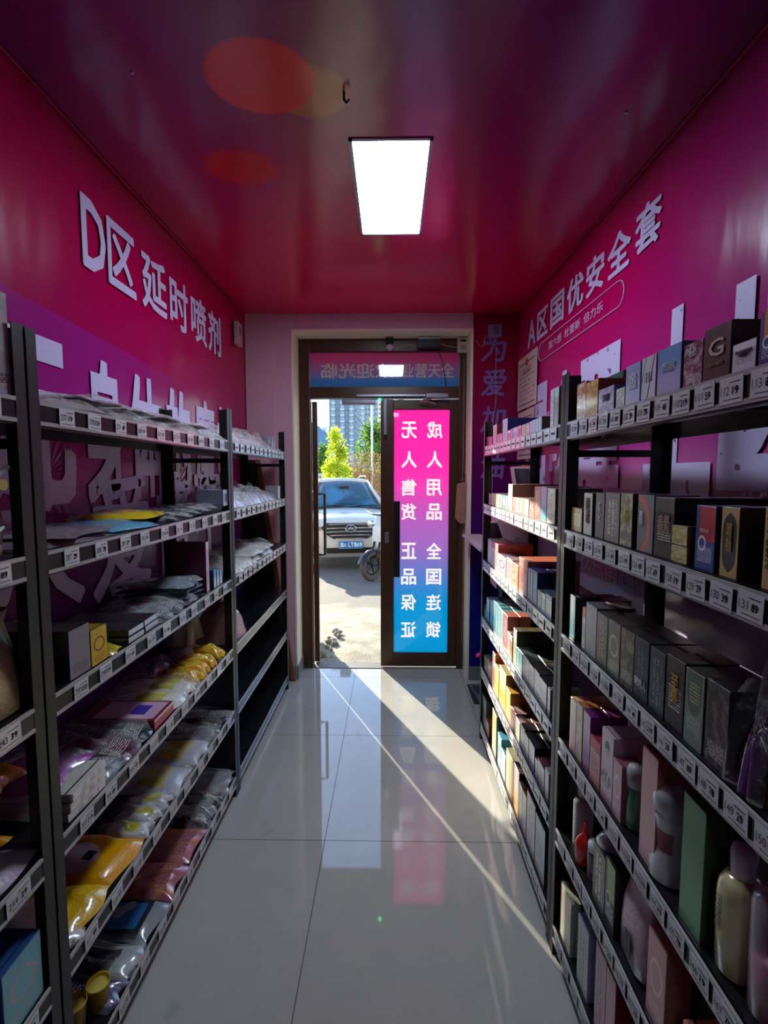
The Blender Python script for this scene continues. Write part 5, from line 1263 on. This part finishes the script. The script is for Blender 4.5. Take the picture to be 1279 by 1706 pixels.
body = carloft([(-.02, sec(.60, .36, .72, .02)), (.0, sec(.70, .30, .86, .02)), (.06, sec(.80, .26, .93, .03)), (.25, sec(.87, .24, .97)), (.6, sec(.90, .24, 1.02)), (1.05, sec(.905, .24, 1.08)), (1.3, sec(.91, .24, 1.10, .02)),
                (2.2, sec(.91, .24, 1.10, .0)), (3.4, sec(.905, .24, 1.10, .0)), (4.0, sec(.88, .28, 1.08, .02)), (4.3, sec(.80, .34, 1.02, .02)), (4.36, sec(.7, .42, .9, .02))], 'body', M_paint, CAR)
roof = carloft([(1.95, [(0, 1.56), (.45, 1.56), (.54, 1.57), (.56, 1.59), (.50, 1.625), (0, 1.64)]), (2.2, [(0, 1.58), (.47, 1.58), (.56, 1.59), (.58, 1.61), (.50, 1.65), (0, 1.68)]),
                (3.0, [(0, 1.58), (.47, 1.58), (.57, 1.59), (.58, 1.61), (.50, 1.66), (0, 1.69)]), (3.9, [(0, 1.55), (.45, 1.55), (.54, 1.56), (.55, 1.58), (.48, 1.61), (0, 1.63)])], 'roof', M_paint, CAR)
def glassmat(name, col):
    t = NT(name); co, x, y, z = t.xyz()
    t.set(col=t.mix(t.mapr(t.noise(co, 2.2, 3), .4, .6), col, tuple(c*3 for c in lin(col)[:3])), rough=.05, spec=.5); return t.m
M_wind = glassmat('windscreen_glass', '1c4454')
def panel(name, pts, mat, thick=.012, parent=CAR):
    """pts: four corners (x,y,z) in order; a slightly curved glass sheet with thickness"""
    A, B, C_, D_ = [Vector(p) for p in pts]; m = MB(); N = 8; vs = []
    nrm = (B-A).cross(D_-A).normalized()
    for s in (0, 1):
        for j in range(N+1):
            for i in range(N+1):
                u, v = i/N, j/N
                p = (A*(1-u)+B*u)*(1-v)+(D_*(1-u)+C_*u)*v
                p = p+nrm*(.05*math.sin(PI*u)*(.6+.4*math.sin(PI*v)))-nrm*thick*s
                vs.append(tuple(p))
    K = (N+1)**2; fs = []
    for s in (0, 1):
        for j in range(N):
            for i in range(N):
                a = s*K+j*(N+1)+i; q = (a, a+1, a+N+2, a+N+1); fs.append(q if s == 0 else q[::-1])
    bd = list(range(N+1))+[j*(N+1)+N for j in range(1, N+1)]+[N*(N+1)+i for i in range(N-1, -1, -1)]+[j*(N+1) for j in range(N-1, 0, -1)]
    L_ = len(bd)
    fs += [(bd[k], bd[(k+1) % L_], bd[(k+1) % L_]+K, bd[k]+K) for k in range(L_)]
    m.add(vs, fs); return m.build(name, mat, parent, smooth=True)
ws = panel('windscreen', [(-.72, 1.10, 1.09), (.72, 1.10, 1.09), (.50, 1.98, 1.60), (-.50, 1.98, 1.60)], M_wind)
panel('rear_window', [(.62, 4.2, 1.08), (-.62, 4.2, 1.08), (-.45, 3.9, 1.56), (.45, 3.9, 1.56)], M_wind)
for s in (-1, 1):
    P = [(s*.86, 1.25, 1.08), (s*.86, 3.9, 1.08), (s*.53, 3.7, 1.57), (s*.53, 2.05, 1.57)]
    panel('side_window', P if s > 0 else P[::-1], M_wind)
    m = MB(); m.tube([(s*.79, 1.02, 1.075), (s*.60, 1.7, 1.44), (s*.535, 2.05, 1.61)], .035, 8); m.build('front_pillar', M_paint, CAR, smooth=True)
    m = MB(); m.tube([(s*.52, 3.9, 1.57), (s*.8, 4.2, 1.09)], .04, 8); m.build('rear_pillar', M_paint, CAR, smooth=True)
    m = MB(); m.tube([(s*.52, 2.2, 1.69), (s*.54, 2.4, 1.72), (s*.54, 3.6, 1.71), (s*.5, 3.8, 1.66)], .016, 8); m.build('roof_rail', M_chrome, CAR, smooth=True)
    m = MB(); m.lathe([(0, -.07), (.07, -.06), (.085, 0), (.07, .06), (0, .07)], (s*.98, 1.33, 1.12), 12, sx=1.1, sy=.6); m.build('side_mirror', M_paint, CAR, smooth=True)
    m = MB(); m.tube([(s*.86, 1.35, 1.07), (s*.95, 1.34, 1.1)], .02, 6); m.build('mirror_arm', M_dk, CAR)
    for y in (.82, 3.45):
        w = empty('wheel', (s*.80, y, .33)); w.parent = CAR
        m = MB(); m.lathe([(.21, -.1), (.30, -.1), (.33, -.07), (.335, 0), (.33, .07), (.30, .1), (.21, .1)], n=28, cap=False); m.v = [(p[2], p[0], p[1]) for p in m.v]; m.build('tyre', M_tyre, w, smooth=True)
        m = MB(); m.lathe([(.0, .06), (.06, .07), (.2, .05), (.215, .09), (.215, -.09), (0, -.09)], n=20); m.v = [(p[2]*s, p[0], p[1]) for p in m.v]; m.build('hub', M_chrome, w)
    # headlamp wrapping the corner
    m = MB(); m.prism([(s*.47, .80), (s*.83, .93), (s*.87, .90), (s*.86, .80), (s*.60, .73)], 1, -.02, .22); hl = m.build('headlamp', flat('headlamp_lens', 'a8a49c', .08, .4, 1.), CAR, bevel=.008)
    m = MB(); m.lathe([(0, 0), (.045, 0), (.05, -.02), (0, -.025)], n=16); m.v = [(p[0]+s*.68, p[2]-.018, p[1]+.83) for p in m.v]; m.build('lamp_reflector', M_chrome, hl)
    m = MB(); m.prism([(s*.56, .47), (s*.8, .52), (s*.82, .42), (s*.6, .38)], 1, -.04, .1); m.build('fog_lamp_pocket', M_dk, CAR, bevel=.005)
m = MB(); m.prism([(-.43, .885), (.43, .885), (.53, .81), (.43, .68), (.30, .60), (-.30, .60), (-.43, .68), (-.53, .81)], 1, -.045, .03); gr = m.build('grille', M_dk, CAR, bevel=.004)
for z, hw, th in ((.868, .43, .007), (.80, .49, .011), (.735, .45, .011), (.672, .38, .010), (.612, .30, .007)):
    m = MB(); m.tube([(-hw, -.035, z-.01), (-hw*.5, -.06, z), (hw*.5, -.06, z), (hw, -.035, z-.01)], th, 8); m.build('grille_bar', M_chrome, gr, smooth=True)
m = MB(); m.tube([(.095*math.cos(2*PI*k/24), -.078, .79+.062*math.sin(2*PI*k/24)) for k in range(24)], .008, 8, closed=True)
for a in (90, 210, 330, 20, 160):
    m.tube([(0, -.078, .785), (.08*math.cos(math.radians(a)), -.078, .785+.052*math.sin(math.radians(a)))], .009, 6)
m.build('emblem', M_chrome, CAR)
M_plate = flat('plate_blue', '0c78b8', .35); M_platew = flat('plate_white', 'eef4f8', .4)
m = MB(); m.box(-.22, .22, -.085, -.075, .43, .57); pl = m.build('licence_plate', M_plate, CAR, bevel=.003)
m = MB(); 
for a, b, c, d in ((-.212, .212, .562, .565), (-.212, .212, .435, .438), (-.212, -.209, .435, .565), (.209, .212, .435, .565)): m.box(a, b, -.0865, -.0845, c, d)
m.build('plate_rim', M_platew, pl)
text_at('冀A', M_platew, (-.135, -.0868, .50), (1, 0, 0), (0, 0, 1), .115, .09, .02, parent=pl); text_at('LT869', M_platew, (.075, -.0868, .50), (1, 0, 0), (0, 0, 1), .25, .085, .03, parent=pl)
m = MB(); m.prism([(-.5, .44), (.5, .44), (.42, .34), (-.42, .34)], 1, -.035, .02); m.build('bumper_intake', M_dk, CAR, bevel=.006)
m = MB(); m.prism([(-.62, .33), (.62, .33), (.52, .27), (-.52, .27)], 1, -.03, .1); m.build('skid_plate', flat('skid_grey', '8c887c', .4), CAR, bevel=.006)
m = MB(); m.tube([(-.02, 1.62, 1.42), (.0, 1.6, 1.5)], .004, 6); m.box(-.10, .10, 1.66, 1.69, 1.44, 1.51); m.build('rear_view_mirror', M_dk, CAR)
m = MB(); m.lathe([(0, -.03), (.02, -.01), (.02, .01), (0, .03)], (-.02, 1.52, 1.40), 8); m.tube([(-.02, 1.52, 1.37), (-.02, 1.52, 1.3)], .006, 5); m.build('hanging_charm', flat('red_charm', 'c02030', .5), CAR)
m = MB(); m.tube([(-.66, 1.04, 1.095), (-.3, 1.09, 1.13), (-.02, 1.1, 1.125)], .009, 6); m.tube([(.0, 1.04, 1.095), (.35, 1.09, 1.13), (.64, 1.1, 1.125)], .009, 6); m.build('wiper', M_dk, CAR)
m = MB(); m.box(-.75, .75, .98, 1.12, 1.06, 1.10); m.build('cowl', M_dk, CAR, bevel=.01)

# scooter --------------------------------------------------------------
SC = empty('motor_scooter', (-.31, 7.55, -.20), math.radians(-42)); tag(SC, 'parked motor scooter with pale leg shield, half hidden by the closed door leaf', 'scooter')
w = empty('front_wheel', (0, 0, .25)); w.parent = SC
m = MB(); m.tube([(0, .2*math.cos(2*PI*k/28), .2*math.sin(2*PI*k/28)) for k in range(28)], .05, 10, closed=True); m.build('tyre', flat('dusty_tyre', '5c5048', .85), w, smooth=True)
m = MB(); m.tube([(0, .14*math.cos(2*PI*k/24), .14*math.sin(2*PI*k/24)) for k in range(24)], .014, 6, closed=True)
for k in range(5): m.tube([(0, 0, 0), (0, .14*math.cos(k*1.257), .14*math.sin(k*1.257))], .014, 6)
m.build('rim', M_dk, w)
for s in (-1, 1):
    m = MB(); m.tube([(s*.06, 0, .25), (s*.06, .12, .62)], .018, 8); m.build('fork_leg', M_dk, SC)
m = MB(); vs = []
for k in range(11):
    a = math.radians(15+k*15)
    for s in (-1, -.5, 0, .5, 1): vs.append((s*.07, -.265*math.cos(a)*1.0+.0, .25+.265*math.sin(a)-(abs(s)**2)*.03))
m.add(vs, [(k*5+i, k*5+i+1, k*5+i+6, k*5+i+5) for k in range(10) for i in range(4)]); m.build('mudguard', M_dk, SC, smooth=True)
m = MB(); m.prism([(.12, .50), (.2, .40), (.3, .38), (.36, .8), (.3, 1.0), (.22, 1.04), (.14, .85)], 0, -.13, .13); m.build('leg_shield', flat('pale_shield', 'd0d0d4', .25, 0, .6), SC, bevel=.03)
m = MB(); m.prism([(.2, .2), (1.0, .2), (1.3, .5), (1.25, .72), (.75, .74), (.65, .42), (.25, .36)], 0, -.14, .14); m.build('body', flat('scooter_grey', '70747c', .35), SC, bevel=.03)
m = MB(); m.prism([(.7, .74), (1.3, .74), (1.28, .82), (.72, .82)], 0, -.13, .13); m.build('seat', M_dk, SC, bevel=.02)
m = MB(); m.tube([(-.34, .24, 1.08), (-.1, .14, 1.05), (.1, .14, 1.05), (.34, .24, 1.08)], .014, 8); m.build('handlebar', M_dk, SC, smooth=True)
m = MB(); m.lathe([(0, 0), (.06, 0), (.05, .05), (0, .06)], n=14); m.v = [(p[0], -.02-p[2]+.02, p[1]+.92) for p in m.v]; m.build('headlamp', M_chrome, SC)
w2 = empty('rear_wheel', (0, 1.1, .22)); w2.parent = SC
m = MB(); m.tube([(0, .18*math.cos(2*PI*k/24), .18*math.sin(2*PI*k/24)) for k in range(24)], .045, 8, closed=True); m.build('tyre', M_tyre, w2, smooth=True)

# trees, hedge, pole ----------------------------------------------------
def leaf_mat(name, c1, c2, tr=.5):
    t = NT(name); co, x, y, z = t.xyz()
    col = t.mix(t.mapr(t.noise(co, 2.4, 3), .4, .62), c1, c2)
    tl = t.new('ShaderNodeBsdfTranslucent'); t.l.new(col, tl.inputs[0]); mx = t.new('ShaderNodeMixShader'); mx.inputs[0].default_value = tr
    t.set(col=col, rough=.6); t.l.new(t.b.outputs[0], mx.inputs[1]); t.l.new(tl.outputs[0], mx.inputs[2]); t.l.new(mx.outputs[0], t.out.inputs[0])
    return t.m
M_bark = flat('bark', '6c5440', .9)
def tree(name, label, x, y, z0, h, cr, cz, ch, n, size, mat, cat='tree', seed=1, conic=.6, branches=10):
    rnd = random.Random(seed); r = empty(name, (x, y, z0)); tag(r, label, cat)
    m = MB(); m.tube([(0, 0, 0), (.02*h, 0, h*.4), (-.01*h, 0, h*.95)], [.022*h, .014*h, .003*h], 8)
    tips = []
    for k in range(branches):
        t0 = rnd.uniform(.25, .85); a = rnd.uniform(0, 6.28); L = cr*rnd.uniform(.6, 1.)
        p0 = Vector((.01*h, 0, h*t0)); p1 = p0+Vector((math.cos(a)*L, math.sin(a)*L, L*rnd.uniform(.5, 1.1))); m.tube([p0, (p0+p1)/2+Vector((0, 0, .05*L)), p1], [.008*h, .005*h, .002*h], 5); tips.append(p1)
    m.build('branches', M_bark, r)
    m = MB(); vs = []; fs = []
    clumps = []
    for k in range(34):
        u = rnd.random(); a = rnd.uniform(0, 6.28); rad = cr*((1-u)**conic)*rnd.uniform(.35, .95)
        clumps.append(Vector((rad*math.cos(a), rad*math.sin(a), cz-ch/2+ch*u)))
    for k in range(n):
        c = rnd.choice(clumps); q = Vector((rnd.gauss(0, 1), rnd.gauss(0, 1), rnd.gauss(0, 1)))*cr*.2; p = c+q
        d = Vector((rnd.gauss(0, 1), rnd.gauss(0, 1), rnd.gauss(0, .7))).normalized(); e = d.cross(Vector((rnd.gauss(0, 1), rnd.gauss(0, 1), rnd.gauss(0, 1)))).normalized()
        s = size*rnd.uniform(.6, 1.3); b = len(vs)
        vs += [tuple(p-d*s), tuple(p+e*s*.5), tuple(p+d*s), tuple(p-e*s*.5)]; fs.append((b, b+1, b+2, b+3))
    m.add(vs, fs); m.build('foliage', mat, r, fix=False); return r
M_yg = leaf_mat('sunlit_yellow_leaves', 'b8c820', 'dce050', .55); M_gr = leaf_mat('green_leaves', '3c6c28', '88a840', .5); M_rd = leaf_mat('reddish_leaves', 'a07048', 'b08850', .5)
def px(x, Y): return (x-652)/800*Y*1.0
tree('sapling_tree', 'slender sunlit yellow-green sapling behind the white car', px(560, 24), 24, -.3, 4.1, .75, 2.55, 2.7, 2600, .085, M_yg, seed=3, conic=.7)
tree('leafy_tree', 'rounded deep green tree beside the street lamp pole', px(622, 36), 36, -.3, 5.6, 1.7, 3.7, 2.7, 3000, .14, M_gr, seed=4, conic=.45)
tree('leafy_tree', 'small green tree at the edge of the open leaf, left of the sapling', px(538, 40), 40, -.3, 4.5, 1.1, 2.6, 2.8, 1800, .14, M_gr, seed=8, conic=.5)
rnd = random.Random(6); r = empty('bare_shrub', (px(603, 27), 27, -.3)); tag(r, 'reddish bare-twigged shrub between the sapling and the lamp pole', 'shrub')
m = MB()
for k in range(150):
    a = rnd.uniform(0, 6.28); L = rnd.uniform(1.6, 2.9); s = rnd.uniform(.1, .55); x0 = rnd.uniform(-1.0, 1.1)
    m.tube([(x0, rnd.uniform(-.3, .3), 0), (x0+s*.4*math.cos(a), .3*s*math.sin(a), L*.5), (x0+s*math.cos(a), s*math.sin(a), L)], [.018, .011, .004], 4)
m.build('twigs', flat('reddish_twigs', 'b08868', .8), r)
m = MB(); vs = []; fs = []
for k in range(1300):
    p = Vector((rnd.uniform(-1.3, 1.4), rnd.uniform(-.6, .6), rnd.uniform(.7, 3.0))); d = Vector((rnd.gauss(0, 1), rnd.gauss(0, 1), rnd.gauss(0, 1))).normalized(); e = d.orthogonal().normalized(); s = .05; b = len(vs)
    vs += [tuple(p-d*s), tuple(p+e*s*.5), tuple(p+d*s), tuple(p-e*s*.5)]; fs.append((b, b+1, b+2, b+3))
m.add(vs, fs); m.build('foliage', M_rd, r, fix=False)
m = MB(); vs = []; fs = []
for k in range(7000):
    p = Vector((rnd.uniform(-8, 3), 44+rnd.uniform(-.8, .8), -.3+2.1*rnd.random()**.7+.25*math.sin(k))); d = Vector((rnd.gauss(0, 1), rnd.gauss(0, 1), rnd.gauss(0, 1))).normalized(); e = d.orthogonal().normalized(); s = .13; b = len(vs)
    vs += [tuple(p-d*s), tuple(p+e*s*.5), tuple(p+d*s), tuple(p-e*s*.5)]; fs.append((b, b+1, b+2, b+3))
m.add(vs, fs); tag(m.build('hedge', M_gr, fix=False), 'green clipped hedge across the far side of the street', 'hedge', kind='stuff')
r = empty('street_lamp', (px(620, 30), 30, -.3)); tag(r, 'tall slim white street lamp pole rising past the shrubs', 'street lamp')
MB().lathe([(.10, 0), (.10, .3), (.065, .35), (.05, 8.5), (0, 8.5)], n=12).build('pole', flat('white_pole', 'd8d8d4', .4), r, smooth=True)
m = MB(); m.tube([(0, 0, 8.4), (.5, 0, 8.8), (1.2, 0, 8.9)], .04, 6); m.build('arm', flat('white_pole', 'd8d8d4', .4), r)
m = MB(); m.box(1.1, 1.7, -.12, .12, 8.85, 8.95); m.build('lamp_head', flat('lamp_head_grey', 'a0a0a0', .4), r, bevel=.03)
r = empty('banner_fence', (px(535, 26), 26, -.3)); tag(r, 'low white banner board with a line of lettering beyond the car', 'banner')
m = MB(); m.box(-1.4, .42, -.02, .02, 1.45, 1.85); m.build('board', flat('banner_white', 'd0ccd0', .6), r)
m = MB(); 
for xx in (-1.3, -.4, .38): m.box(xx-.03, xx+.03, -.02, .02, 0, 1.5)
m.build('post', flat('post_grey', '88888c', .6), r)
m = MB()
for k in range(6): m.box(-.3+k*.11, -.23+k*.11, -.024, -.021, 1.6, 1.7)
m.build('lettering', flat('banner_ink', '40404c', .6), r)

# tower blocks -----------------------------------------------------------
def tower(label, x0, x1, y, h, col, bays, seed):
    r = empty('tower_block', ((x0+x1)/2, y, -.3)); tag(r, label, 'building', 'tower blocks across the street')
    W_ = (x1-x0)/2
    t = NT('tower_facade_'+str(seed)); co, x, yy, z = t.xyz()
    fz_ = t.math('FRACT', t.math('DIVIDE', z, 2.1)); fx_ = t.math('FRACT', t.math('DIVIDE', x, 1.05))
    win = t.math('MULTIPLY', t.math('COMPARE', fz_, .5, .24), t.math('COMPARE', fx_, .5, .3))
    c2 = t.mix(t.noise(t.vscale(co, (.9, .9, .45)), 1, 0), '20344c', '6c8ca8')
    c = t.mix(win, col, c2)
    c = t.mix(t.math('LESS_THAN', fz_, .06), c, '8c98a8')
    t.set(col=c, rough=t.mapr(win, 0, 1, .7, .15))
    m = MB(); m.box(-W_, W_, 0, 16, 0, h); m.build('wall', t.m, r)
    for k in range(bays):
        xb_ = -W_+(2*W_)*(k+.5)/bays
        m = MB(); m.box(xb_-.7, xb_+.7, -1.2, 0, 3, h-2); m.build('bay_window_column', t.m, r)
        m = MB()
        for q in range(int(h/2.1)-2): m.box(xb_-.75, xb_+.75, -1.35, -1.2, 3+q*2.1, 3.6+q*2.1)
        m.box(xb_-.06, xb_+.06, -1.3, -1.19, 3, h-4)
        m.build('balcony_rail', flat('balcony_rail', 'b8c4d0', .5), r)
    m = MB(); m.box(-W_*.4, W_*.4, 3, 10, h, h+4); m.build('roof_house', flat('roof_house_grey', '909498', .7), r)
tower('tall blue-grey tower block with columns of balconies behind the sapling', px(549, 170), px(594, 170), 170, 70, '8c9cac', 3, 1)
tower('paler tower block behind the green tree and lamp pole', px(597, 200), px(628, 200), 200, 72, 'a4b0b8', 2, 2)
tower('cream tower block edge at the right of the open doorway', px(629, 230), px(655, 230), 230, 75, 'e0d4b0', 1, 3)
# distant ridge, with aerial haze put into its blue-grey colour
m = MB(); vs = []; fs = []; nx, ny = 60, 8
for j in range(ny+1):
    for i in range(nx+1):
        xx = -900+i*25; v = j/ny
        hgt = 1.5*(125+30*math.sin(xx*.012)+14*math.sin(xx*.041+1)+6*math.sin(xx*.11))*math.sin(PI*v*.5)
        vs.append((xx, 1100+v*300, -5+hgt))
for j in range(ny):
    for i in range(nx): a = j*(nx+1)+i; fs.append((a, a+1, a+nx+2, a+nx+1))
m.add(vs, fs); struct(m.build('hills', flat('hazy_hill_blue', '7090a0', .9), fix=False))
